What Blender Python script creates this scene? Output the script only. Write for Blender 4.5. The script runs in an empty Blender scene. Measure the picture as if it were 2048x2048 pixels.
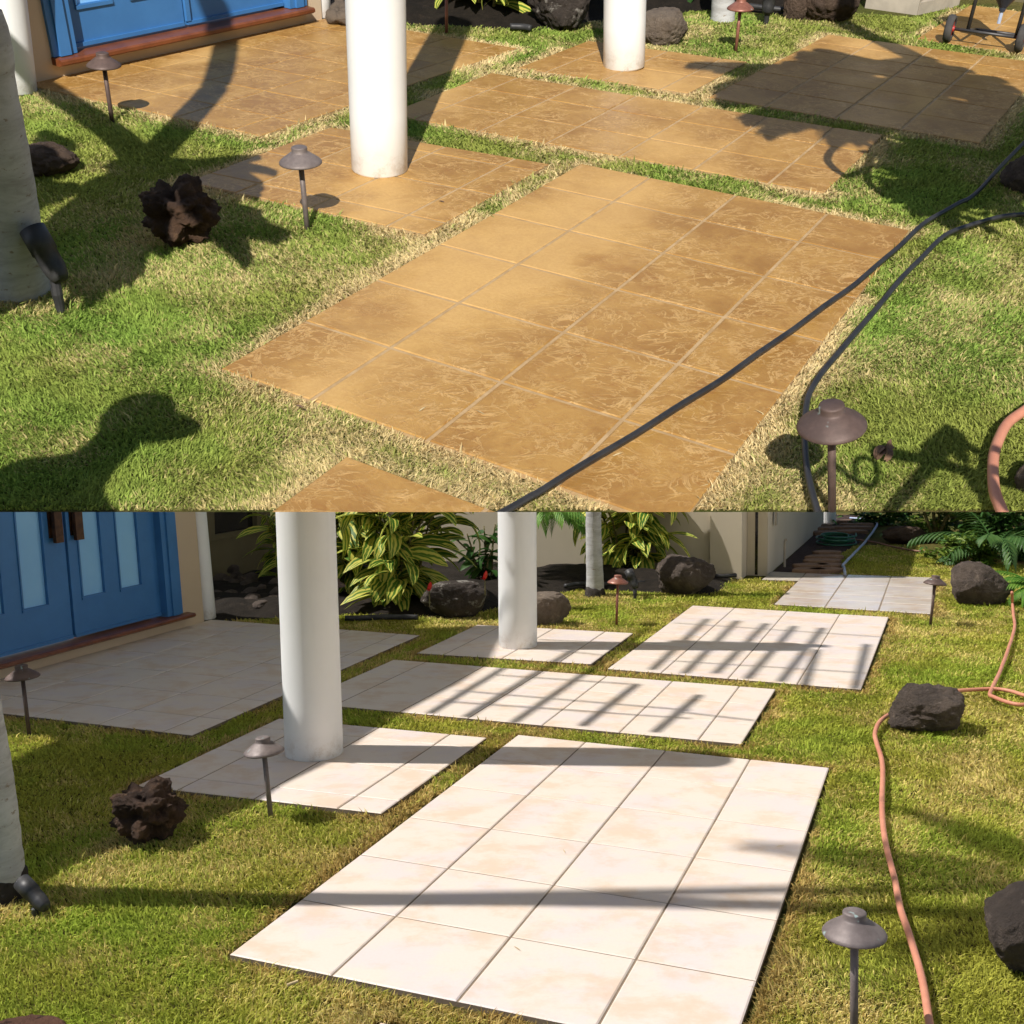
import bpy, bmesh, math, random
import numpy as np
from mathutils import Matrix, Vector, noise

R = math.radians
random.seed(7)
rng = np.random.default_rng(11)
sc = bpy.context.scene

# ------------------------------------------------------------------ camera, world, sun, exposure
# Two gardens: the level front garden (white paving) and, rising behind it, the sloping
# garden (ochre paving).  Each is laid out in paving-tile units on its own ground plane.
F, PX = 2200.0, 2048.0
T_LOW, T_UP = 0.42, 0.42          # metres per paving tile in each garden
PIT_LOW, ROLL_LOW, H_LOW = 0.0885, -0.0098, 4.0188
PIT_UP, ROLL_UP, H_UP = 0.6232, 0.0411, 4.0292


def camrot(p, r):                  # rows: camera right, down, forward
    cp, sp, cr, sr = math.cos(p), math.sin(p), math.cos(r), math.sin(r)
    B = Matrix(((1, 0, 0), (0, 0, -1), (0, 1, 0)))
    Rx = Matrix(((1, 0, 0), (0, cp, -sp), (0, sp, cp)))
    Rr = Matrix(((cr, -sr, 0), (sr, cr, 0), (0, 0, 1)))
    return Rr @ Rx @ B


RL, RU = camrot(PIT_LOW, ROLL_LOW), camrot(PIT_UP, ROLL_UP)
CAM = Vector((0, 0, H_LOW * T_LOW))
cam = bpy.data.cameras.new('camera')
cam.sensor_width = 36
cam.lens = F / PX * 36
cam.clip_start, cam.clip_end = 0.05, 2000
cam_ob = bpy.data.objects.new('camera', cam)
sc.collection.objects.link(cam_ob)
cam_ob.matrix_world = Matrix.Translation(CAM) @ (RL.transposed() @ Matrix(((1, 0, 0), (0, -1, 0), (0, 0, -1)))).to_4x4()
sc.camera = cam_ob

COL_LOW = bpy.data.collections.new('front_garden')
COL_UP = bpy.data.collections.new('sloping_garden')
sc.collection.children.link(COL_LOW)
sc.collection.children.link(COL_UP)

SUN_LOW_EL, SUN_LOW_AZ = 53.0, 94.0     # azimuth: direction the shadows run, from forward towards right
SUN_UP_EL, SUN_UP_AZ = 42.0, 2.0
w = bpy.data.worlds.new('World')
sc.world = w
w.use_nodes = True
nt = w.node_tree
sky = nt.nodes.new('ShaderNodeTexSky')
sky.sky_type = 'NISHITA'
sky.sun_disc = False
sky.sun_elevation = R(SUN_LOW_EL)
sky.sun_rotation = R(SUN_LOW_AZ + 180)
bgn = nt.nodes['Background']
bgn.inputs['Strength'].default_value = 0.075
nt.links.new(sky.outputs[0], bgn.inputs['Color'])
sc.view_settings.view_transform = 'Standard'
sc.view_settings.look = 'None'
sc.view_settings.gamma = 1
sc.view_settings.exposure = 0.5


def away(el, az):                  # unit vector from ground towards the sun (garden frame)
    a, e = R(az), R(el)
    return Vector((-math.sin(a) * math.cos(e), -math.cos(a) * math.cos(e), math.sin(e)))


M_UP = Matrix.Translation(CAM) @ (RL.transposed() @ RU).to_4x4() @ Matrix.Translation((0, 0, -H_UP * T_UP))


def make_sun(name, d, strength, col, angle, rot, tint=(1.0, 0.945, 0.86)):
    L = bpy.data.lights.new(name, 'SUN')
    L.energy, L.angle, L.color = strength, R(angle), tint
    o = bpy.data.objects.new(name, L)
    sc.collection.objects.link(o)
    o.rotation_euler = (rot @ d).to_track_quat('Z', 'Y').to_euler()
    o.light_linking.receiver_collection = col
    o.light_linking.blocker_collection = col
    return o


S_LOW, S_UP = away(SUN_LOW_EL, SUN_LOW_AZ), away(SUN_UP_EL, SUN_UP_AZ)
make_sun('sun_over_front_garden', S_LOW, 4.1, COL_LOW, 0.7, Matrix.Identity(3), (1.0, 0.955, 0.90))
make_sun('sun_over_sloping_garden', S_UP, 4.4, COL_UP, 0.5, M_UP.to_3x3())


# ------------------------------------------------------------------ garden frames
class Garden:
    def __init__(s, name, T, M, rot, h, yaw, tu, tv, sun, col):
        s.name, s.T, s.M, s.rot, s.h, s.yaw, s.tu, s.tv, s.sun, s.col = name, T, M, rot, h, yaw, tu, tv, sun, col
        s.c, s.s = math.cos(yaw), math.sin(yaw)

    def uv(s, u, v, z=0.0):        # paving grid -> garden frame (tiles)
        a, b = u - s.tu, v - s.tv
        return Vector((s.c * a - s.s * b, s.s * a + s.c * b, z))

    def togrid(s, p):
        return (s.c * p[0] + s.s * p[1] + s.tu, -s.s * p[0] + s.c * p[1] + s.tv)

    def ray(s, x, y):
        return s.rot.transposed() @ Vector(((x - 1024) / F, (y - 1024) / F, 1))

    def at(s, x, y, z=0.0):        # where the sight line through that point of the photo meets height z
        d = s.ray(x, y)
        t = (z - s.h) / d.z
        return Vector((d.x * t, d.y * t, z))

    def facing(s, x, y, Y):        # ... meets the upright plane at distance Y
        d = s.ray(x, y)
        t = Y / d.y
        return Vector((d.x * t, Y, s.h + d.z * t))

    def caster(s, x, y, z):        # point at height z whose shadow falls on the ground at that spot
        return s.at(x, y) + s.sun * (z / s.sun.z)

    def size(s, p):
        return F / (s.rot @ (Vector(p) - Vector((0, 0, s.h)))).z


LOW = Garden('low', T_LOW, Matrix.Identity(4), RL, H_LOW, -0.3792, 5.0713, -6.5824, S_LOW, COL_LOW)
UP = Garden('up', T_UP, M_UP, RU, H_UP, -0.5034, 5.6183, -5.3146, S_UP, COL_UP)


# ------------------------------------------------------------------ mesh builder
class MB:
    def __init__(s):
        s.v, s.f, s.m, s.c = [], [], [], []

    def add(s, vs, fs, mi=0, col=None):
        n = len(s.v)
        s.v += [tuple(p) for p in vs]
        s.f += [tuple(i + n for i in f) for f in fs]
        s.m += [mi] * len(fs)
        if col is None:
            col = [(0, 0, 0, 1)] * len(vs)
        elif not isinstance(col, list):
            col = [col] * len(vs)
        s.c += col
        return s

    def box(s, o, ax, ay, az, mi=0):       # corner o and three edge vectors
        o, ax, ay, az = Vector(o), Vector(ax), Vector(ay), Vector(az)
        vs = [o, o + ax, o + ax + ay, o + ay]
        vs += [p + az for p in vs]
        return s.add(vs, [(0, 3, 2, 1), (4, 5, 6, 7), (0, 1, 5, 4), (1, 2, 6, 5), (2, 3, 7, 6), (3, 0, 4, 7)], mi)

    def tube(s, pts, rad, n=10, mi=0, cap=True):
        pts = [Vector(p) for p in pts]
        if not isinstance(rad, (list, tuple)):
            rad = [rad] * len(pts)
        vs, fs = [], []
        up = Vector((0.013, 0.021, 1))
        for i, p in enumerate(pts):
            d = (pts[min(i + 1, len(pts) - 1)] - pts[max(i - 1, 0)]).normalized()
            ref = up if abs(d.dot(up.normalized())) < 0.96 else Vector((0, 1, 0.03))
            a = d.cross(ref).normalized()
            b = d.cross(a).normalized()
            for k in range(n):
                t = 2 * math.pi * k / n
                vs.append(p + (a * math.cos(t) + b * math.sin(t)) * rad[i])
        for i in range(len(pts) - 1):
            for k in range(n):
                k2 = (k + 1) % n
                fs.append((i * n + k, (i + 1) * n + k, (i + 1) * n + k2, i * n + k2))
        if cap:
            fs.append(tuple(range(n)))
            fs.append(tuple(reversed(range((len(pts) - 1) * n, len(pts) * n))))
        return s.add(vs, fs, mi)

    def lathe(s, prof, o=(0, 0, 0), axis=(0, 0, 1), n=28, mi=0):
        o, ax = Vector(o), Vector(axis).normalized()
        ref = Vector((1, 0, 0)) if abs(ax.x) < 0.9 else Vector((0, 1, 0))
        b = ax.cross(ref).normalized()
        a = b.cross(ax).normalized()
        vs, fs = [], []
        for r, z in prof:
            for k in range(n):
                t = 2 * math.pi * k / n
                vs.append(o + ax * z + (a * math.cos(t) + b * math.sin(t)) * max(r, 1e-4))
        for i in range(len(prof) - 1):
            for k in range(n):
                k2 = (k + 1) % n
                fs.append((i * n + k, i * n + k2, (i + 1) * n + k2, (i + 1) * n + k))
        return s.add(vs, fs, mi)

    def leaf(s, base, d, length, width, droop, roll=0.0, seg=6, mi=0, fold=0.25, tip=1.0):
        d = Vector(d).normalized()
        side = d.cross(Vector((0, 0, 1)))
        if side.length < 0.05:
            side = Vector((1, 0, 0))
        side.normalize()
        side = Matrix.Rotation(roll, 3, d) @ side
        p, vs, col = Vector(base), [], []
        r = random.random()
        for i in range(seg + 1):
            t = i / seg
            up = side.cross(d).normalized()
            wd = width * (math.sin(math.pi * min(1, (t * 0.93 + 0.04)) ** 0.8) ** 0.8) * 0.5 if i < seg else 0.002
            for sx in (-1, 0, 1):
                vs.append(p + side * wd * sx + up * (abs(sx) * wd * fold))
                col.append((t, sx * 0.5 + 0.5, r, 1))
            d = (Matrix.Rotation(-droop / seg, 3, side) @ d).normalized()
            p = p + d * (length / seg)
        fs = []
        for i in range(seg):
            for k in (0, 1):
                a = i * 3 + k
                fs.append((a, a + 1, a + 4, a + 3))
        return s.add(vs, fs, mi, col)

    def build(s, g, name, mats, parent=None, origin=None, smooth=False, clip=False, colors=False):
        if origin is None:
            origin = parent['_o'] if parent is not None else (0, 0, 0)
        o = Vector(origin)
        me = bpy.data.meshes.new(name)
        me.from_pydata([tuple((Vector(p) - o) * g.T) for p in s.v], [], s.f)
        mats = mats if isinstance(mats, (list, tuple)) else [mats]
        for m in mats:
            me.materials.append(m)
        me.polygons.foreach_set('material_index', s.m)
        if smooth:
            me.polygons.foreach_set('use_smooth', [True] * len(s.f))
        if colors:
            at = me.color_attributes.new('Tint', 'FLOAT_COLOR', 'POINT')
            at.data.foreach_set('color', np.array(s.c, dtype=np.float32).ravel())
        me.update()
        if clip:                    # the sloping garden ends at its front edge
            bm = bmesh.new()
            bm.from_mesh(me)
            nrm = g.rot.transposed() @ Vector((0, -1, 0))
            bmesh.ops.bisect_plane(bm, geom=bm.verts[:] + bm.edges[:] + bm.faces[:], plane_co=(Vector((0, 0, g.h)) - o) * g.T,
                                   plane_no=nrm, clear_inner=True)
            bm.to_mesh(me)
            bm.free()
        ob = bpy.data.objects.new(name, me)
        g.col.objects.link(ob)
        if parent is not None:
            ob.parent = parent
        else:
            ob.matrix_world = g.M @ Matrix.Translation(o * g.T)
            ob['_o'] = tuple(o)
        return ob


def tag(o, label=None, cat=None, group=None, kind=None):
    if label:
        o['label'] = label
    if cat:
        o['category'] = cat
    if group:
        o['group'] = group
    if kind:
        o['kind'] = kind
    return o


def thing(g, name, origin, label, cat, group=None):
    o = bpy.data.objects.new(name, None)
    o.empty_display_size = 0.1
    g.col.objects.link(o)
    o.matrix_world = g.M @ Matrix.Translation(Vector(origin) * g.T)
    o['_o'] = tuple(origin)
    return tag(o, label, cat, group)


def smooth_path(pts, n=6):
    pts = [Vector(p) for p in pts]
    out = []
    P = [pts[0] * 2 - pts[1]] + pts + [pts[-1] * 2 - pts[-2]]
    for i in range(1, len(P) - 2):
        for k in range(n):
            t = k / n
            out.append(0.5 * ((2 * P[i]) + (P[i + 1] - P[i - 1]) * t + (2 * P[i - 1] - 5 * P[i] + 4 * P[i + 1] - P[i + 2]) * t * t
                              + (3 * P[i] - P[i - 1] - 3 * P[i + 1] + P[i + 2]) * t ** 3))
    out.append(pts[-1])
    return out


# ------------------------------------------------------------------ materials
class NB:
    def __init__(s, name):
        s.m = bpy.data.materials.new(name)
        s.m.use_nodes = True
        s.t = s.m.node_tree
        s.b = s.t.nodes['Principled BSDF']
        s.b.inputs['Specular IOR Level'].default_value = 0.3
        s.co = s.t.nodes.new('ShaderNodeTexCoord').outputs['Object']

    def n(s, typ, **k):
        nd = s.t.nodes.new(typ)
        for a, v in k.items():
            if a in nd.inputs:
                s.put(nd.inputs[a], v)
            else:
                setattr(nd, a, v)
        return nd

    def put(s, sock, v):
        if isinstance(v, bpy.types.NodeSocket):
            s.t.links.new(v, sock)
        elif isinstance(v, tuple) and len(v) == 3 and sock.type == 'RGBA':
            sock.default_value = (*v, 1)
        else:
            sock.default_value = v

    def noise(s, scale, detail=6, rough=0.6, dist=0.0, vec=None, typ='FBM'):
        nd = s.t.nodes.new('ShaderNodeTexNoise')
        nd.noise_type = typ
        s.put(nd.inputs['Vector'], vec or s.co)
        nd.inputs['Scale'].default_value = scale
        nd.inputs['Detail'].default_value = detail
        nd.inputs['Roughness'].default_value = rough
        nd.inputs['Distortion'].default_value = dist
        return nd.outputs['Fac']

    def ramp(s, fac, a, b, va=0.0, vb=1.0):
        nd = s.t.nodes.new('ShaderNodeMapRange')
        nd.interpolation_type = 'SMOOTHSTEP'
        s.put(nd.inputs['Value'], fac)
        for i, v in zip((1, 2, 3, 4), (a, b, va, vb)):
            nd.inputs[i].default_value = v
        return nd.outputs[0]

    def mix(s, fac, a, b, mode='MIX'):
        nd = s.t.nodes.new('ShaderNodeMix')
        nd.data_type = 'RGBA'
        nd.blend_type = mode
        s.put(nd.inputs[0], fac)
        s.put(nd.inputs[6], a)
        s.put(nd.inputs[7], b)
        return nd.outputs[2]

    def math(s, op, a, b=0.0):
        nd = s.t.nodes.new('ShaderNodeMath')
        nd.operation = op
        s.put(nd.inputs[0], a)
        s.put(nd.inputs[1], b)
        return nd.outputs[0]

    def vadd(s, a, b):
        nd = s.t.nodes.new('ShaderNodeVectorMath')
        nd.operation = 'ADD'
        s.put(nd.inputs[0], a)
        s.put(nd.inputs[1], b)
        return nd.outputs[0]

    def vscale(s, a, v):
        nd = s.t.nodes.new('ShaderNodeMapping')
        s.put(nd.inputs['Vector'], a)
        nd.inputs['Scale'].default_value = v
        return nd.outputs[0]

    def attr(s):
        nd = s.t.nodes.new('ShaderNodeVertexColor')
        nd.layer_name = 'Tint'
        return nd.outputs['Color']

    def bump(s, h, strength=0.4, dist=0.01):
        nd = s.t.nodes.new('ShaderNodeBump')
        s.put(nd.inputs['Height'], h)
        nd.inputs['Strength'].default_value = strength
        nd.inputs['Distance'].default_value = dist
        s.t.links.new(nd.outputs[0], s.b.inputs['Normal'])

    def base(s, c, rough=0.7, spec=None, metal=0.0):
        s.put(s.b.inputs['Base Color'], c)
        s.put(s.b.inputs['Roughness'], rough)
        s.b.inputs['Metallic'].default_value = metal
        if spec is not None:
            s.b.inputs['Specular IOR Level'].default_value = spec
        return s.m


def mat_simple(name, c1, c2, scale, rough=0.6, bump=0.0, bdist=0.005, spec=0.3, metal=0.0, lo=0.35, hi=0.65):
    b = NB(name)
    f = b.noise(scale, 8, 0.65)
    if bump:
        b.bump(b.noise(scale * 2.2, 10, 0.7), bump, bdist)
    return b.base(b.mix(b.ramp(f, lo, hi), c1, c2), rough, spec, metal)


def mat_ochre():
    b = NB('ochre_stamped_concrete')
    tint = b.attr()
    sep = b.n('ShaderNodeSeparateColor')
    b.put(sep.inputs[0], tint)
    cmb = b.n('ShaderNodeCombineXYZ')
    b.put(cmb.inputs[0], sep.outputs[0])
    b.put(cmb.inputs[1], sep.outputs[2])
    co = b.vadd(b.co, b.vscale(cmb.outputs[0], (7, 9, 3)))
    worn = b.ramp(b.math('ADD', sep.outputs[1], b.math('MULTIPLY', b.math('SUBTRACT', b.noise(1.6, 5, 0.6, 0.4), 0.5), 1.3)), 0.30, 0.85)
    blot = b.noise(2.6, 9, 0.72, 0.6, co)
    c = b.mix(b.ramp(blot, 0.36, 0.64), (0.30, 0.155, 0.036), (0.50, 0.295, 0.080))
    mica = b.noise(20, 10, 0.8, 1.4, co)
    c = b.mix(b.ramp(mica, 0.50, 0.66, 0, 0.6), c, (0.27, 0.105, 0.022))

    def lines(scale, seed, width):
        n = b.noise(scale, 7, 0.62, 1.1, b.vadd(b.vscale(co, (1.0, 1.35, 1)), seed))
        return b.ramp(b.math('ABSOLUTE', b.math('SUBTRACT', n, 0.5)), width, 0.0)
    l1 = lines(4.6, (1.3, 4.1, 0.0), 0.022)
    l2 = lines(8.5, (8.3, 2.2, 0.0), 0.032)
    vm = b.ramp(b.noise(3.0, 5, 0.65, 0.5, co), 0.38, 0.56)
    vf = b.math('MULTIPLY', b.math('MAXIMUM', l1, b.math('MULTIPLY', l2, 0.8)), vm)
    unworn = b.ramp(worn, 1.0, 0.0, 0.12, 1.0)
    c = b.mix(b.math('MULTIPLY', b.math('MULTIPLY', vf, unworn), 0.8), c, (0.68, 0.43, 0.17))
    c = b.mix(b.math('MULTIPLY', worn, 0.66), c, (0.60, 0.385, 0.155))
    c = b.mix(b.math('MULTIPLY', unworn, 0.32), c, (0.29, 0.145, 0.042))
    c = b.mix(b.math('MULTIPLY', b.math('MULTIPLY', vf, unworn), 0.6), c, (0.66, 0.42, 0.17))
    stain = b.ramp(b.noise(1.5, 6, 0.6, 0.5, b.vadd(b.co, (3.1, 1.7, 0.0))), 0.57, 0.70, 0, 0.45)
    c = b.mix(stain, c, (0.27, 0.115, 0.026))
    fine = b.noise(70, 4, 0.7, 0, co)
    c = b.mix(b.ramp(fine, 0.3, 0.7, 0.0, 0.25), c, (0.33, 0.15, 0.035))
    h = b.math('ADD', b.math('MULTIPLY', b.math('ADD', vf, blot), 0.6), b.math('MULTIPLY', mica, 0.5))
    b.bump(b.math('MULTIPLY', h, unworn), 0.45, 0.008)
    return b.base(c, b.ramp(worn, 0.0, 1.0, 0.36, 0.75), 0.4)


def mat_cream(name, wet=False):
    b = NB(name)
    tint = b.attr()
    co = b.vadd(b.co, b.vscale(tint, (7, 0, 9)))
    st = b.vscale(co, (1.0, 1.35, 1))
    p1 = b.ramp(b.noise(3.6, 10, 0.68, 0.15, st), 0.46, 0.64)
    p2 = b.ramp(b.noise(3.0, 8, 0.65, 0.1, b.vadd(st, (4.0, 2.0, 0.0))), 0.46, 0.62)
    p3 = b.ramp(b.noise(10.0, 10, 0.75, 0.3, st), 0.57, 0.70)
    k = 0.80 if wet else 0.87
    c = b.mix(p2, (0.77 * k, 0.67 * k, 0.58 * k), (0.73 * k, 0.64 * k, 0.61 * k))
    c = b.mix(b.math('MULTIPLY', p1, 0.5), c, (0.64 * k, 0.44 * k, 0.28 * k))
    c = b.mix(b.math('MULTIPLY', p3, 0.26), c, (0.58 * k, 0.41 * k, 0.27 * k))
    c = b.mix(b.ramp(b.noise(90, 3, 0.6), 0.35, 0.7, 0, 0.12), c, (0.55, 0.45, 0.36))
    dirt = b.ramp(b.noise(0.8, 6, 0.65, 0.8, b.vadd(b.co, (9.0, 5.0, 0.0))), 0.58, 0.75, 0, 0.28)
    c = b.mix(dirt, c, (0.42, 0.33, 0.24))
    b.bump(b.noise(26, 6, 0.6), 0.12, 0.003)
    return b.base(c, b.ramp(b.noise(2.5, 4), 0.35, 0.65, 0.10, 0.22) if wet else b.ramp(p1, 0, 1, 0.42, 0.55), 0.6 if wet else 0.35)


def mat_blade(name):
    b = NB(name)
    t = b.t
    c = b.attr()
    d = t.nodes.new('ShaderNodeBsdfDiffuse')
    tr = t.nodes.new('ShaderNodeBsdfTranslucent')
    mx = t.nodes.new('ShaderNodeMixShader')
    mx.inputs[0].default_value = 0.35
    b.put(d.inputs[0], c)
    b.put(tr.inputs[0], c)
    t.links.new(d.outputs[0], mx.inputs[1])
    t.links.new(tr.outputs[0], mx.inputs[2])
    t.links.new(mx.outputs[0], t.nodes['Material Output'].inputs[0])
    return b.m


def mat_leaf(name, green, green2, yellow, amount):
    b = NB(name)
    t = b.t
    sep = b.n('ShaderNodeSeparateColor')
    b.put(sep.inputs[0], b.attr())
    tt, ss, rr = sep.outputs[0], sep.outputs[1], sep.outputs[2]
    a = b.math('ABSOLUTE', b.math('SUBTRACT', ss, 0.5))
    ph = b.math('ADD', b.math('MULTIPLY', tt, 9.0), b.math('MULTIPLY', a, -20.0))
    nz = b.noise(5.0, 3)
    st = b.math('SINE', b.math('ADD', b.math('ADD', ph, b.math('MULTIPLY', rr, 40.0)), b.math('MULTIPLY', nz, 9.0)))
    fac = b.ramp(b.math('ADD', st, b.math('MULTIPLY', rr, 0.6)), 1.15 - amount, 1.45 - amount)
    edge = b.ramp(a, 0.40, 0.5, 0, 0.35 if amount > 0.2 else 0.0)
    c = b.mix(rr, green, green2)
    c = b.mix(b.math('MAXIMUM', fac, edge), c, yellow)
    c = b.mix(b.ramp(a, 0.03, 0.0, 0, 0.5), c, yellow)
    b.base(c, 0.5, 0.25)
    tr = t.nodes.new('ShaderNodeBsdfTranslucent')
    b.put(tr.inputs[0], c)
    mx = t.nodes.new('ShaderNodeMixShader')
    mx.inputs[0].default_value = 0.28
    t.links.new(b.b.outputs[0], mx.inputs[1])
    t.links.new(tr.outputs[0], mx.inputs[2])
    t.links.new(mx.outputs[0], t.nodes['Material Output'].inputs[0])
    return b.m


def mat_rock(name, c1, c2, c3, scale=4.0, bump=0.8, bd=0.03, lo=0.55, hi=0.7):
    b = NB(name)
    n1 = b.noise(scale, 10, 0.7, 0.4)
    n2 = b.noise(scale * 1.7, 8, 0.7, 0.3, b.vadd(b.co, (5.0, 1.0, 2.0)))
    c = b.mix(b.ramp(n1, 0.35, 0.65), c1, c2)
    c = b.mix(b.ramp(n2, lo, hi), c, c3)
    h = b.math('ADD', b.noise(scale * 3.5, 12, 0.78), b.math('MULTIPLY', b.noise(scale * 14, 6, 0.75), 0.5))
    b.bump(h, bump, bd)
    return b.base(c, 0.85, 0.2)


def mat_lawn(name, a, bcol, c3):
    b = NB(name)
    n1 = b.noise(1.3, 6, 0.6)
    n2 = b.noise(40, 8, 0.8)
    c = b.mix(b.ramp(n1, 0.4, 0.62), a, bcol)
    c = b.mix(b.ramp(n2, 0.4, 0.7), c, c3)
    b.bump(n2, 1.0, 0.03)
    return b.base(c, 0.95, 0.05)


def mat_bark(name):
    b = NB(name)
    st = b.vscale(b.co, (2.2, 2.2, 9.0))
    n1 = b.noise(2.2, 8, 0.7, 0.6, st)
    n2 = b.noise(11, 6, 0.7, 0.5)
    c = b.mix(b.ramp(n1, 0.35, 0.7), (0.50, 0.50, 0.50), (0.33, 0.32, 0.315))
    c = b.mix(b.ramp(b.noise(30, 5, 0.65, 0.3, b.vscale(b.co, (1, 1, 1.8))), 0.60, 0.68, 0, 0.75), c, (0.22, 0.16, 0.11))
    c = b.mix(b.ramp(n2, 0.60, 0.74, 0, 0.6), c, (0.25, 0.21, 0.17))
    rings = b.n('ShaderNodeTexWave', wave_type='BANDS', bands_direction='Z')
    b.put(rings.inputs['Vector'], b.co)
    rings.inputs['Scale'].default_value = 2.4
    rings.inputs['Distortion'].default_value = 5.0
    rings.inputs['Detail'].default_value = 3.0
    b.bump(b.math('ADD', b.math('MULTIPLY', rings.outputs['Fac'], 0.22), n2), 0.35, 0.008)
    return b.base(c, 0.85, 0.2)


def mat_bronze(name, c1, c2, rough=0.5, metal=0.25):
    b = NB(name)
    c = b.mix(b.ramp(b.noise(14, 8, 0.7), 0.35, 0.65), c1, c2)
    spots = b.ramp(b.noise(17, 3, 0.5, 0.4, b.vadd(b.co, (2.0, 7.0, 1.0))), 0.66, 0.72, 0, 0.7)
    c = b.mix(spots, c, (0.36, 0.50, 0.48))
    b.bump(b.noise(40, 6, 0.7), 0.15, 0.003)
    return b.base(c, b.ramp(b.noise(9, 4), 0.3, 0.7, rough, rough + 0.2), 0.5, metal)


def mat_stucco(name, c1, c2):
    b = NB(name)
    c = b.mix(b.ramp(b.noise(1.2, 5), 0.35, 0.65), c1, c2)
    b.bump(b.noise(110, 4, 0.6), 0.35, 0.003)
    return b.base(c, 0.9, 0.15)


def mat_glass_pane():
    b = NB('pale_blue_pane')
    c = b.mix(b.ramp(b.noise(0.9, 4), 0.35, 0.65), (0.19, 0.46, 0.80), (0.26, 0.55, 0.86))  # two pale blues mixed by broad noise
    return b.base(c, 0.3, 0.6)


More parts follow.
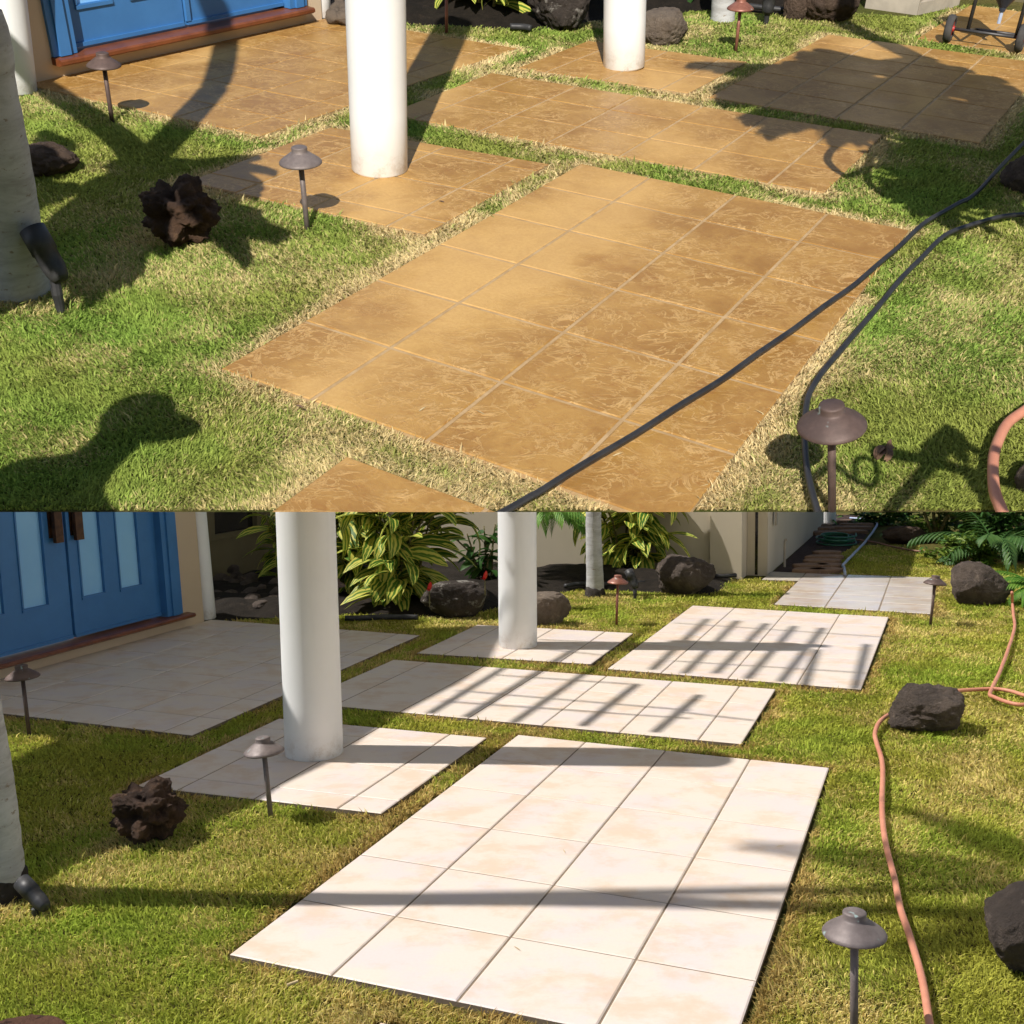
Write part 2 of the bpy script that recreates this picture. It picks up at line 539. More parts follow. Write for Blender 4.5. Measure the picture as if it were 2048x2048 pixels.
MT = dict(
    ochre=mat_ochre(), cream=mat_cream('cream_tile'), cream_wet=mat_cream('wet_cream_tile', True),
    grout_tan=mat_simple('tan_grout', (0.47, 0.325, 0.175), (0.36, 0.235, 0.115), 12, 0.8, 0.2, 0.002),
    grout_dark=mat_simple('dark_grout', (0.25, 0.195, 0.135), (0.17, 0.125, 0.085), 9, 0.85),
    blade=mat_blade('grass_blade'),
    lawn_up=mat_lawn('turf_soil_slope', (0.11, 0.13, 0.03), (0.20, 0.17, 0.06), (0.06, 0.055, 0.02)),  # turf colours of the sloping garden
    lawn_low=mat_lawn('turf_soil', (0.10, 0.11, 0.025), (0.18, 0.14, 0.045), (0.06, 0.05, 0.02)),
    under=mat_simple('pale_bounce_soffit', (0.90, 0.92, 0.95), (0.88, 0.90, 0.94), 2, 0.9),  # pale underside added to bounce light down into the level garden
    white=mat_simple('white_gloss_paint', (0.80, 0.80, 0.79), (0.77, 0.77, 0.77), 3, 0.42, 0.04, 0.002, 0.4),
    stucco=mat_stucco('beige_stucco', (0.60, 0.475, 0.335), (0.56, 0.44, 0.31)),
    stucco_pale=mat_stucco('pale_stucco', (0.56, 0.49, 0.38), (0.52, 0.455, 0.35)),
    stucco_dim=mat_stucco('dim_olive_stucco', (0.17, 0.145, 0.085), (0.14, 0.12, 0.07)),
    blue=mat_simple('blue_door_paint', (0.050, 0.185, 0.44), (0.043, 0.165, 0.40), 3, 0.4, 0.05, 0.002, 0.4),
    pane=mat_glass_pane(),
    dark_glass=mat_simple('dark_window_glass', (0.010, 0.010, 0.011), (0.016, 0.015, 0.014), 2, 0.1, spec=0.5),
    sill=mat_simple('varnished_wood', (0.20, 0.062, 0.022), (0.13, 0.038, 0.014), 7, 0.35, 0.1, 0.002, 0.5),
    handle=mat_simple('dark_bronze_handle', (0.10, 0.045, 0.022), (0.055, 0.026, 0.016), 20, 0.4, metal=0.4),
    bronze=mat_bronze('weathered_bronze', (0.125, 0.082, 0.070), (0.085, 0.056, 0.048)),
    bronze_grey=mat_bronze('grey_weathered_bronze', (0.20, 0.165, 0.155), (0.13, 0.105, 0.10)),
    copper=mat_bronze('reddish_copper', (0.30, 0.125, 0.085), (0.20, 0.075, 0.05), 0.35),
    black=mat_simple('black_plastic', (0.022, 0.022, 0.024), (0.040, 0.039, 0.040), 16, 0.5, 0.1, 0.002, 0.4),
    cable=mat_simple('black_rubber', (0.018, 0.018, 0.020), (0.032, 0.031, 0.032), 10, 0.42, spec=0.5),
    hose=mat_simple('salmon_rubber', (0.56, 0.245, 0.155), (0.47, 0.19, 0.12), 6, 0.5, 0.1, 0.002, 0.4),
    hose_far=mat_simple('dull_brown_rubber', (0.28, 0.15, 0.10), (0.22, 0.12, 0.08), 6, 0.6),  # darker and browner than the salmon rubber
    hose_green=mat_simple('green_vinyl', (0.015, 0.095, 0.05), (0.02, 0.13, 0.07), 6, 0.35, spec=0.5),
    pvc=mat_simple('pale_blue_plastic', (0.42, 0.48, 0.62), (0.34, 0.40, 0.54), 6, 0.45),
    basalt=mat_rock('dark_basalt', (0.105, 0.084, 0.072), (0.19, 0.148, 0.12), (0.33, 0.26, 0.21), 6, 1.0, 0.06),
    basalt_lichen=mat_rock('basalt_with_lichen', (0.07, 0.057, 0.049), (0.13, 0.104, 0.088), (0.40, 0.37, 0.33), 5.0, 1.0, 0.06, 0.52, 0.60),
    brownrock=mat_rock('brown_boulder_stone', (0.14, 0.095, 0.068), (0.085, 0.058, 0.044), (0.19, 0.135, 0.10), 6, 0.9, 0.04),
    greyrock=mat_rock('grey_boulder_stone', (0.24, 0.19, 0.145), (0.16, 0.125, 0.098), (0.34, 0.27, 0.20), 6, 0.9, 0.04),
    lava=mat_rock('rough_lava_rock', (0.07, 0.045, 0.034), (0.15, 0.086, 0.053), (0.26, 0.155, 0.09), 7.0, 1.0, 0.04, 0.56, 0.70),
    mudrock=mat_rock('pitted_brown_stone', (0.19, 0.095, 0.060), (0.13, 0.062, 0.040), (0.055, 0.026, 0.018), 11, 0.9, 0.03, 0.58, 0.64),
    soil=mat_rock('dark_garden_soil', (0.018, 0.014, 0.010), (0.032, 0.024, 0.017), (0.055, 0.040, 0.028), 9, 1.0, 0.03),
    gravel=mat_rock('dark_gravel', (0.06, 0.038, 0.03), (0.10, 0.06, 0.046), (0.16, 0.10, 0.075), 22, 1.0, 0.03),
    flag=mat_rock('brown_flagstone', (0.27, 0.17, 0.11), (0.21, 0.13, 0.085), (0.33, 0.22, 0.15), 5, 0.4, 0.01),
    concrete=mat_simple('bare_concrete', (0.42, 0.37, 0.30), (0.34, 0.30, 0.245), 6, 0.85, 0.3, 0.004),
    bark=mat_bark('pale_palm_bark'),
    barkdark=mat_rock('dark_fibrous_bark', (0.10, 0.085, 0.075), (0.045, 0.038, 0.034), (0.28, 0.25, 0.23), 9, 1.0, 0.03, 0.58, 0.66),
    cane=mat_simple('leafy_cane', (0.16, 0.13, 0.05), (0.10, 0.10, 0.035), 9, 0.6),
    ginger=mat_leaf('variegated_ginger_leaf', (0.055, 0.15, 0.018), (0.11, 0.22, 0.025), (0.62, 0.58, 0.11), 0.80),
    plain_leaf=mat_leaf('plain_green_leaf', (0.025, 0.080, 0.014), (0.055, 0.125, 0.022), (0.12, 0.20, 0.04), 0.0),
    fern=mat_leaf('bright_fern_leaf', (0.075, 0.20, 0.022), (0.13, 0.27, 0.035), (0.24, 0.36, 0.06), 0.0),
    shrub=mat_leaf('dark_shrub_leaf', (0.045, 0.115, 0.018), (0.15, 0.22, 0.03), (0.26, 0.32, 0.05), 0.0),
    palm_leaf=mat_leaf('palm_leaf', (0.04, 0.10, 0.02), (0.06, 0.14, 0.03), (0.14, 0.20, 0.05), 0.0),
    red=mat_simple('red_petal', (0.50, 0.012, 0.02), (0.40, 0.01, 0.02), 6, 0.35),
    red_rim=mat_simple('red_painted_metal', (0.42, 0.035, 0.028), (0.33, 0.03, 0.025), 9, 0.45),
    tyre=mat_simple('tyre_rubber', (0.045, 0.043, 0.043), (0.07, 0.066, 0.062), 12, 0.8),
    steel=mat_simple('dark_steel_tube', (0.06, 0.058, 0.06), (0.095, 0.09, 0.09), 10, 0.45, metal=0.5),
    tank=mat_simple('blue_grey_tank', (0.035, 0.045, 0.065), (0.05, 0.06, 0.085), 5, 0.4),
    straw=mat_simple('dry_straw', (0.55, 0.43, 0.24), (0.42, 0.32, 0.17), 20, 0.8),
    twig=mat_simple('dead_leaf', (0.20, 0.12, 0.075), (0.13, 0.075, 0.05), 20, 0.8),
    shirt=mat_simple('grey_cotton', (0.16, 0.17, 0.19), (0.12, 0.13, 0.15), 9, 0.9),
    cap=mat_simple('navy_cotton', (0.03, 0.04, 0.07), (0.04, 0.05, 0.08), 9, 0.9),
)




def mat_column():
    b = NB('painted_column')
    sp = b.n('ShaderNodeSeparateXYZ')
    b.put(sp.inputs[0], b.co)
    splash = b.math('MULTIPLY', b.ramp(sp.outputs[2], 0.16, 0.0), b.ramp(b.noise(14, 8, 0.75), 0.46, 0.66))
    streak = b.ramp(b.noise(5.0, 6, 0.6, 0.2, b.vscale(b.co, (1.6, 1.6, 0.10))), 0.56, 0.75, 0, 0.16)
    c = b.mix(b.ramp(b.noise(2.5, 5), 0.35, 0.65), (0.82, 0.82, 0.81), (0.78, 0.78, 0.775))
    c = b.mix(streak, c, (0.50, 0.47, 0.42))
    c = b.mix(b.math('MULTIPLY', splash, 0.5), c, (0.42, 0.34, 0.25))
    b.bump(b.noise(9, 5, 0.6), 0.10, 0.004)
    return b.base(c, b.ramp(b.noise(6, 5), 0.3, 0.7, 0.35, 0.55), 0.4)


MT['column'] = mat_column()


def mat_person():
    b = NB('clothes_and_skin')
    sp = b.n('ShaderNodeSeparateXYZ')
    b.put(sp.inputs[0], b.co)
    z = sp.outputs[2]
    c = b.mix(b.ramp(z, 0.80, 0.81), (0.045, 0.05, 0.075), (0.20, 0.23, 0.26))
    c = b.mix(b.ramp(z, 1.235, 1.245), c, (0.42, 0.25, 0.17))
    c = b.mix(b.ramp(z, 0.055, 0.05), c, (0.03, 0.028, 0.027))
    b.bump(b.noise(14, 6, 0.6), 0.3, 0.01)
    return b.base(c, 0.85, 0.15)


MT['person'] = mat_person()

# ------------------------------------------------------------------ helpers for numpy noise
def vnoise(x, y, seed=0):
    xi, yi = np.floor(x).astype(np.int64), np.floor(y).astype(np.int64)
    fx, fy = x - xi, y - yi
    fx, fy = fx * fx * (3 - 2 * fx), fy * fy * (3 - 2 * fy)

    def h(a, b):
        n = (a * 374761393 + b * 668265263 + seed * 974711) & 0x7fffffff
        n = ((n ^ (n >> 13)) * 1274126177) & 0x7fffffff
        return ((n ^ (n >> 16)) & 0xffff) / 65535.0
    return (h(xi, yi) * (1 - fx) + h(xi + 1, yi) * fx) * (1 - fy) + (h(xi, yi + 1) * (1 - fx) + h(xi + 1, yi + 1) * fx) * fy


def fbm(x, y, seed=0, oct=4):
    s, a, t = 0, 0.5, 0
    for i in range(oct):
        s = s + a * vnoise(x * 2 ** i, y * 2 ** i, seed + i)
        t += a
        a *= 0.5
    return s / t


# ------------------------------------------------------------------ paving slabs
SLABS = {'low': [], 'up': []}


def wear(u, v):
    """how far feet have polished the stamped surface, 0..1"""
    if u < -0.1 or v < 0 or v > 6:
        return 0.35 + 0.3 * math.sin(u * 1.7 + v * 0.9)
    return max(0.0, min(1.0, 1.05 - abs(u - 0.9) * 0.55 - abs(v - 3.2) * 0.08))


def slab(g, quad, ul, vl, label, mats, joint=0.02, clip=False, cat='paving slab', vjoint=None):
    """quad: grid corners (u0v0, u1v0, u1v1, u0v1)"""
    q = [Vector((*p, 0)) for p in quad]
    SLABS[g.name].append([(p.x, p.y) for p in q])
    u0, u1 = (q[0].x + q[3].x) / 2, (q[1].x + q[2].x) / 2
    v0, v1 = (q[0].y + q[1].y) / 2, (q[2].y + q[3].y) / 2
    S = [0] + [(u - u0) / (u1 - u0) for u in ul] + [1]
    Tt = [0] + [(v - v0) / (v1 - v0) for v in vl] + [1]

    def P(s, t, z):
        a = q[0].lerp(q[1], s).lerp(q[3].lerp(q[2], s), t)
        return g.uv(a.x, a.y, z)
    mb = MB()
    W, H = u1 - u0, v1 - v0
    jv = joint if vjoint is None else vjoint
    for i in range(len(S) - 1):
        for j in range(len(Tt) - 1):
            js, jt = joint / 2 / W, jv / 2 / H
            a0 = S[i] + (js if i else 0)
            a1 = S[i + 1] - (js if i < len(S) - 2 else 0)
            b0 = Tt[j] + (jt if j else 0)
            b1 = Tt[j + 1] - (jt if j < len(Tt) - 2 else 0)
            es, et = 0.012 / W, 0.012 / H
            dz = random.uniform(-0.001, 0.001)
            vs = [P(a0, b0, -0.007), P(a1, b0, -0.007), P(a1, b1, -0.007), P(a0, b1, -0.007),
                  P(a0 + es, b0 + et, dz), P(a1 - es, b0 + et, dz), P(a1 - es, b1 - et, dz), P(a0 + es, b1 - et, dz)]
            r1, r2 = random.random(), random.random()
            cc = []
            for (ss, tt) in ((a0, b0), (a1, b0), (a1, b1), (a0, b1)):
                pu, pv = u0 + ss * W, v0 + tt * H
                cc.append((r1, wear(pu, pv), r2, 1))
            mb.add(vs, [(4, 5, 6, 7), (0, 1, 5, 4), (1, 2, 6, 5), (2, 3, 7, 6), (3, 0, 4, 7)], 0, cc + cc)
    c = [P(0, 0, -0.009), P(1, 0, -0.009), P(1, 1, -0.009), P(0, 1, -0.009)]
    c += [P(0, 0, -0.2), P(1, 0, -0.2), P(1, 1, -0.2), P(0, 1, -0.2)]
    mb.add(c, [(0, 1, 2, 3), (0, 4, 5, 1), (1, 5, 6, 2), (2, 6, 7, 3), (3, 7, 4, 0), (7, 6, 5, 4)], 1)
    o = mb.build(g, 'paving_slab', mats, origin=P(0.5, 0.5, 0), colors=True, clip=clip)
    return tag(o, label, cat, 'ochre paving slabs set in the sloping lawn' if g is UP else 'cream paving slabs set in the level lawn')


cm, om = [MT['cream'], MT['grout_dark']], [MT['ochre'], MT['grout_tan']]
J = 0.017
slab(LOW, [(0.13, 0), (3.88, 0), (3.88, 6.02), (0.10, 6.03)], [1, 2, 3], [1, 2, 3, 4, 5], 'largest cream tiled slab in the sunlit middle foreground, four tiles wide', cm, J, vjoint=0.011)
slab(LOW, [(-3.42, 6.45), (2.79, 6.6), (2.79, 9.43), (-3.40, 9.32)], [-2.83, -1.81, -0.8, 0.24, 1.27, 2.27], [7.42, 8.42], 'wide cream slab striped by lattice shadows behind the front white column', cm, J, vjoint=0.010)
slab(LOW, [(-3.26, 9.9), (-0.23, 10.1), (-0.26, 12.73), (-3.3, 12.55)], [-2.8, -1.76, -0.77], [10.75, 11.75], 'small cream slab under the rear white column', cm, J, vjoint=0.010)
slab(LOW, [(-3.14, 2.82), (-0.21, 3.0), (-0.23, 5.78), (-3.19, 5.65)], [-2.65, -1.7, -0.71], [3.3, 4.3, 5.27], 'square cream slab under the front white column', cm, J, vjoint=0.011)
slab(LOW, [(-8.56, 4.57), (-3.8, 4.61), (-3.9, 11.27), (-8.56, 11.34)], [-7.5, -6.43, -5.33, -4.3], [5.35, 6.35, 7.37, 8.39, 9.4, 10.4], 'shaded cream slab in front of the blue door with glass panes', cm, 0.016, vjoint=0.016)
slab(LOW, [(0.12, 9.87), (3.95, 9.83), (4.03, 15.87), (0.14, 15.95)], [1.0, 2.05, 3.08], [10.83, 11.85, 12.87, 13.88, 14.9], 'long cream slab crossed by a grid of shadows right of the rear column', cm, J, vjoint=0.010)
slab(LOW, [(1.72, 16.66), (4.8, 16.5), (4.77, 21.6), (1.8, 21.4)], [2.77, 3.81], [17.6, 18.4, 19.9], 'glossy wet cream slab farthest back beside the gravel path', [MT['cream_wet'], MT['grout_dark']], 0.02, vjoint=0.010)
slab(LOW, [(0.93, 20.0), (1.78, 20.1), (1.78, 21.42), (0.96, 21.45)], [], [], 'small shaded concrete step slab at the corner of the pale wing wall', [MT['concrete'], MT['grout_dark']])
slab(LOW, [(1.66, -3.4), (6.5, -3.4), (6.5, -0.42), (1.64, -0.42)], [2.7, 3.7, 4.7], [-2.4, -1.4], 'cream slab peeking in at the bottom edge of the photo', cm, J, vjoint=0.010)

JU = 0.030
slab(UP, [(0.14, 0.01), (3.86, 0.02), (3.83, 5.98), (0.18, 5.84)], [1, 2, 3], [1, 2, 3, 4, 5], 'largest ochre stamped slab with a black cable lying across it', om, JU, True)
slab(UP, [(-2.68, 6.08), (2.77, 6.55), (2.75, 9.05), (-2.66, 8.58)], [-2.25, -1.38, -0.5, 0.42, 1.30, 2.16], [7.12, 8.0], 'wide ochre slab in the middle with tree shade on its right end', om, JU, True)
slab(UP, [(-2.5, 9.08), (0.01, 9.34), (0.06, 11.51), (-2.45, 11.18)], [-2.05, -1.2, -0.35], [10.12, 10.85], 'small ochre slab under the rear white column beside boulders', om, JU, True)
slab(UP, [(-2.93, 2.86), (-0.1, 3.1), (-0.11, 5.62), (-2.9, 5.25)], [-2.28, -1.4, -0.52], [3.33, 4.25, 5.14], 'square ochre slab under the front white column', om, JU, True)
slab(UP, [(-7.16, 4.36), (-3.35, 4.5), (-3.1, 10.06), (-6.55, 9.92)], [-6.3, -5.35, -4.45, -3.6], [5.1, 5.95, 6.84, 7.68, 8.5, 9.3], 'ochre slab in front of the blue door with a wooden sill', om, 0.022, True)
slab(UP, [(0.32, 9.33), (3.84, 9.48), (3.9, 14.35), (0.51, 14.11)], [1.18, 2.11, 2.93], [10.25, 11.15, 12.05, 12.95, 13.55], 'ochre slab lying in deep palm shade at the right', om, JU, True)
slab(UP, [(1.8, 14.78), (5.0, 14.9), (5.0, 18.4), (1.95, 18.3)], [2.75, 3.7], [15.8, 16.8], 'ochre slab farthest back with the wheeled cart standing on it', om, JU, True)
slab(UP, [(1.64, -4), (6.5, -4), (6.5, -0.45), (1.66, -0.45)], [2.75, 3.75, 4.75], [-1.28, -2.3], 'ochre slab cut off in front at the lower edge of the sloping lawn', om, JU, True)


# ------------------------------------------------------------------ ground sheets and grass
def lawn_sheets():
    mb = MB()
    mb.add([(-300, -300, -0.045), (300, -300, -0.045), (300, 300, -0.045), (-300, 300, -0.045)], [(0, 1, 2, 3)])
    tag(mb.build(LOW, 'lawn', MT['lawn_low']), kind='structure')
    a, b = UP.at(0, 1024, -0.045), UP.at(2048, 1024, -0.045)
    d = (b - a)
    nl, nr = a - d * 0.22, b + d * 0.22
    fl, fr = Vector((-15.5, 28, -0.045)), Vector((16.5, 28, -0.045))
    bl, br = fl + Vector((0, 0, -0.5)), fr + Vector((0, 0, -0.5))
    mb = MB()
    mb.add([nl, nr, fr, fl, bl, br], [(0, 1, 2, 3)], 0)
    mb.add([nl, nr, br, bl], [(0, 3, 2, 1)], 1)
    mb.add([fl, fr, br, bl], [(0, 1, 2, 3)], 1)
    mb.add([nl, fl, bl], [(0, 1, 2)], 1)
    mb.add([nr, br, fr], [(0, 1, 2)], 1)
    tag(mb.build(UP, 'hillside', [MT['lawn_up'], MT['under']]), kind='structure')


lawn_sheets()


def in_quad(u, v, quad, grow):
    """signed distance to a polygon: positive inside"""
    d = np.full_like(u, 1e18)
    inside = np.zeros(u.shape, bool)
    n = len(quad)
    for i in range(n):
        (x0, y0), (x1, y1) = quad[i], quad[(i + 1) % n]
        ex, ey = x1 - x0, y1 - y0
        t = np.clip(((u - x0) * ex + (v - y0) * ey) / (ex * ex + ey * ey), 0, 1)
        d = np.minimum(d, (u - x0 - t * ex) ** 2 + (v - y0 - t * ey) ** 2)
        if ey != 0:
            inside ^= ((y0 > v) != (y1 > v)) & (u < ex * (v - y0) / ey + x0)
    d = np.sqrt(d)
    return np.where(inside, d, -d) + grow


def grass(g, N, ymin, ymax, bare, pal, name, label, edge_dry, ln):
    M = int(N * 8)
    y = rng.uniform(ymin, ymax, M)
    # wider rows farther away, fewer blades where they are small in the picture
    x = rng.uniform(-1, 1, M) * (0.5 * ymax + 1.5)
    keep = (np.abs(x) < 0.5 * y + 1.4) & (rng.random(M) < (ymin / y) ** 1.5)
    x, y = x[keep][:], y[keep][:]
    u = g.c * x + g.s * y + g.tu
    v = -g.s * x + g.c * y + g.tv
    ed = np.full_like(u, -9.0)
    jit = (fbm(u * 3, v * 3, 5, 3) - 0.5) * 0.10
    for q in SLABS[g.name]:
        ed = np.maximum(ed, in_quad(u, v, q, 0))
    ok = ed < (-0.045 if g is LOW else 0.0) + jit * (0.9 if g is LOW else 0.5)
    for q in bare:
        ok &= in_quad(u, v, q, 0) < jit
    x, y, u, v, ed = x[ok][:N], y[ok][:N], u[ok][:N], v[ok][:N], ed[ok][:N]
    n = len(x)
    print(g.name, 'blades', n)
    near = np.clip(1 + ed / 0.32, 0, 1)                      # 1 at a slab edge
    big = fbm(u * 0.55, v * 0.55, 21, 4)
    mid = fbm(u * 2.2, v * 2.2, 33, 4)
    dry = np.clip((big - 0.5) * 1.7 + (mid - 0.5) * 1.6 + 0.30, 0, 1)
    en = fbm(u * 1.1, v * 1.1, 77, 3)
    dry = np.clip(dry + near ** 1.2 * edge_dry * np.clip((en - 0.34) * 4.5, 0, 1), 0, 1)
    isedge = (near * np.clip((en - 0.34) * 4.5, 0, 1))[:, None]
    isdry = rng.random(n) < np.clip(dry * 0.75 + isedge[:, 0] * 0.25, 0, 1)
    mixv = np.clip(dry + rng.normal(0, 0.16, n), 0, 1)[:, None]
    lush = np.clip((fbm(u * 0.9, v * 0.9, 55, 4) - 0.38) * 3, 0, 1)[:, None]
    gcol = np.array(pal[0]) * (1 - lush) + np.array(pal[1]) * lush
    dcol = np.array(pal[2]) * (1 - mixv) + np.array(pal[3]) * mixv
    dcol = dcol * (1 - isedge) + np.array(pal[4]) * isedge
    col = np.where(isdry[:, None], dcol, gcol * (1 - mixv * 0.4) + dcol * mixv * 0.4)
    col = col * rng.uniform(0.72, 1.25, n)[:, None]
    far = (y / ymin)
    L = ln * rng.uniform(0.6, 1.25, n) * np.where(rng.random(n) < 0.03, 1.7, 1.0) * (0.8 + 0.5 * fbm(u * 1.7, v * 1.7, 91, 3)) * far ** 0.12 * (1 + 0.25 * near)
    Wd = 0.0052 * far ** 0.75 * rng.uniform(0.7, 1.4, n)
    ang = fbm(u * 1.3, v * 1.3, 13, 3) * 9 + rng.normal(0, 1.2, n)
    tilt = np.clip(rng.normal(0.75, 0.3, n), 0.05, 1.35)
    dx, dy = np.cos(ang), np.sin(ang)
    fa = rng.uniform(0, 2 * math.pi, n)
    sx, sy = np.cos(fa) * Wd, np.sin(fa) * Wd
    tipx, tipy, tipz = x + dx * np.sin(tilt) * L, y + dy * np.sin(tilt) * L, -0.05 + np.cos(tilt) * L
    mx_, my_, mz = x + dx * np.sin(tilt * 0.55) * L * 0.5, y + dy * np.sin(tilt * 0.55) * L * 0.5, -0.05 + np.cos(tilt * 0.55) * L * 0.55
    V = np.empty((n, 5, 3), np.float32)
    z0 = np.full(n, -0.05)
    V[:, 0] = np.stack([x - sx, y - sy, z0], 1)
    V[:, 1] = np.stack([x + sx, y + sy, z0], 1)
    V[:, 2] = np.stack([mx_ + sx * 0.8, my_ + sy * 0.8, mz], 1)
    V[:, 3] = np.stack([mx_ - sx * 0.8, my_ - sy * 0.8, mz], 1)
    V[:, 4] = np.stack([tipx, tipy, tipz], 1)
    if g is UP:                                              # keep every blade behind the front edge
        rw = g.rot[1]
        good = (V[:, :, 0] * rw.x + V[:, :, 1] * rw.y + (V[:, :, 2] - g.h) * rw.z < -0.003).all(1)
        V, col = V[good], col[good]
        n = len(V)
    V = V.reshape(-1, 3) * g.T
    me = bpy.data.meshes.new(name)
    me.vertices.add(n * 5)
    me.vertices.foreach_set('co', V.ravel())
    base = (np.arange(n) * 5)[:, None]
    lp = (base + np.array([[0, 1, 2, 3, 3, 2, 4]])).astype(np.int32)
    me.loops.add(n * 7)
    me.loops.foreach_set('vertex_index', lp.ravel())
    me.polygons.add(n * 2)
    ls = np.stack([np.arange(n) * 7, np.arange(n) * 7 + 4], 1).astype(np.int32)
    me.polygons.foreach_set('loop_start', ls.ravel())
    me.update(calc_edges=True)
    at = me.color_attributes.new('Tint', 'FLOAT_COLOR', 'POINT')
    c4 = np.ones((n, 5, 4), np.float32)
    c4[:, :, :3] = col[:, None, :]
    at.data.foreach_set('color', c4.ravel())
    me.materials.append(MT['blade'])
    o = bpy.data.objects.new(name, me)
    g.col.objects.link(o)
    o.matrix_world = g.M
    tag(o, label, 'grass', kind='stuff')


# areas without grass (grid quads)
BARE_LOW = [[(-9, -8), (-8.6, -8), (-8.6, 4.4), (-9, 4.4)], [(-9, 4.4), (-8.3, 4.4), (-8.3, 11.5), (-9, 11.5)],
            [(-30, 11.45), (-8.2, 11.45), (-6.2, 12.9), (-3.9, 13.2), (-3.7, 14.6), (-2.9, 17.4), (-0.2, 17.5), (0.2, 19.6), (0.2, 40), (-30, 40)],
            [(0.3, 19.9), (1.75, 21.3), (2.45, 21.6), (2.1, 24), (2.5, 28), (2.4, 34), (1.8, 38), (0.3, 38)],
            [(4.6, 26.0), (30, 13), (30, 60), (3.9, 31)]]
BARE_UP = [[(-20, -4), (-7.2, -4), (-7.15, 4.3), (-6.5, 9.9), (-20, 10)],
           [(-20, 9.9), (-6.5, 9.95), (-5.6, 10.35), (-3.6, 11.35), (-3.2, 12.4), (-1.9, 14.6), (0.2, 15.6), (0.2, 40), (-20, 40)],
           [(0.2, 16.2), (1.3, 16.6), (1.9, 18.4), (9, 18.4), (9, 40), (0.2, 40)]]
grass(LOW, 800000, 6.6, 33, BARE_LOW, [(0.45, 0.45, 0.075), (0.37, 0.47, 0.065), (0.66, 0.58, 0.15), (0.74, 0.60, 0.24), (0.47, 0.32, 0.10)],
      'grass', 'short green and straw coloured turf around the cream slabs', 1.1, 0.055)
grass(UP, 800000, 5.3, 24, BARE_UP, [(0.33, 0.375, 0.085), (0.265, 0.40, 0.075), (0.48, 0.44, 0.16), (0.68, 0.56, 0.28), (0.74, 0.59, 0.32)],
      'grass', 'short green turf with straw coloured edges around the ochre slabs', 1.5, 0.046)


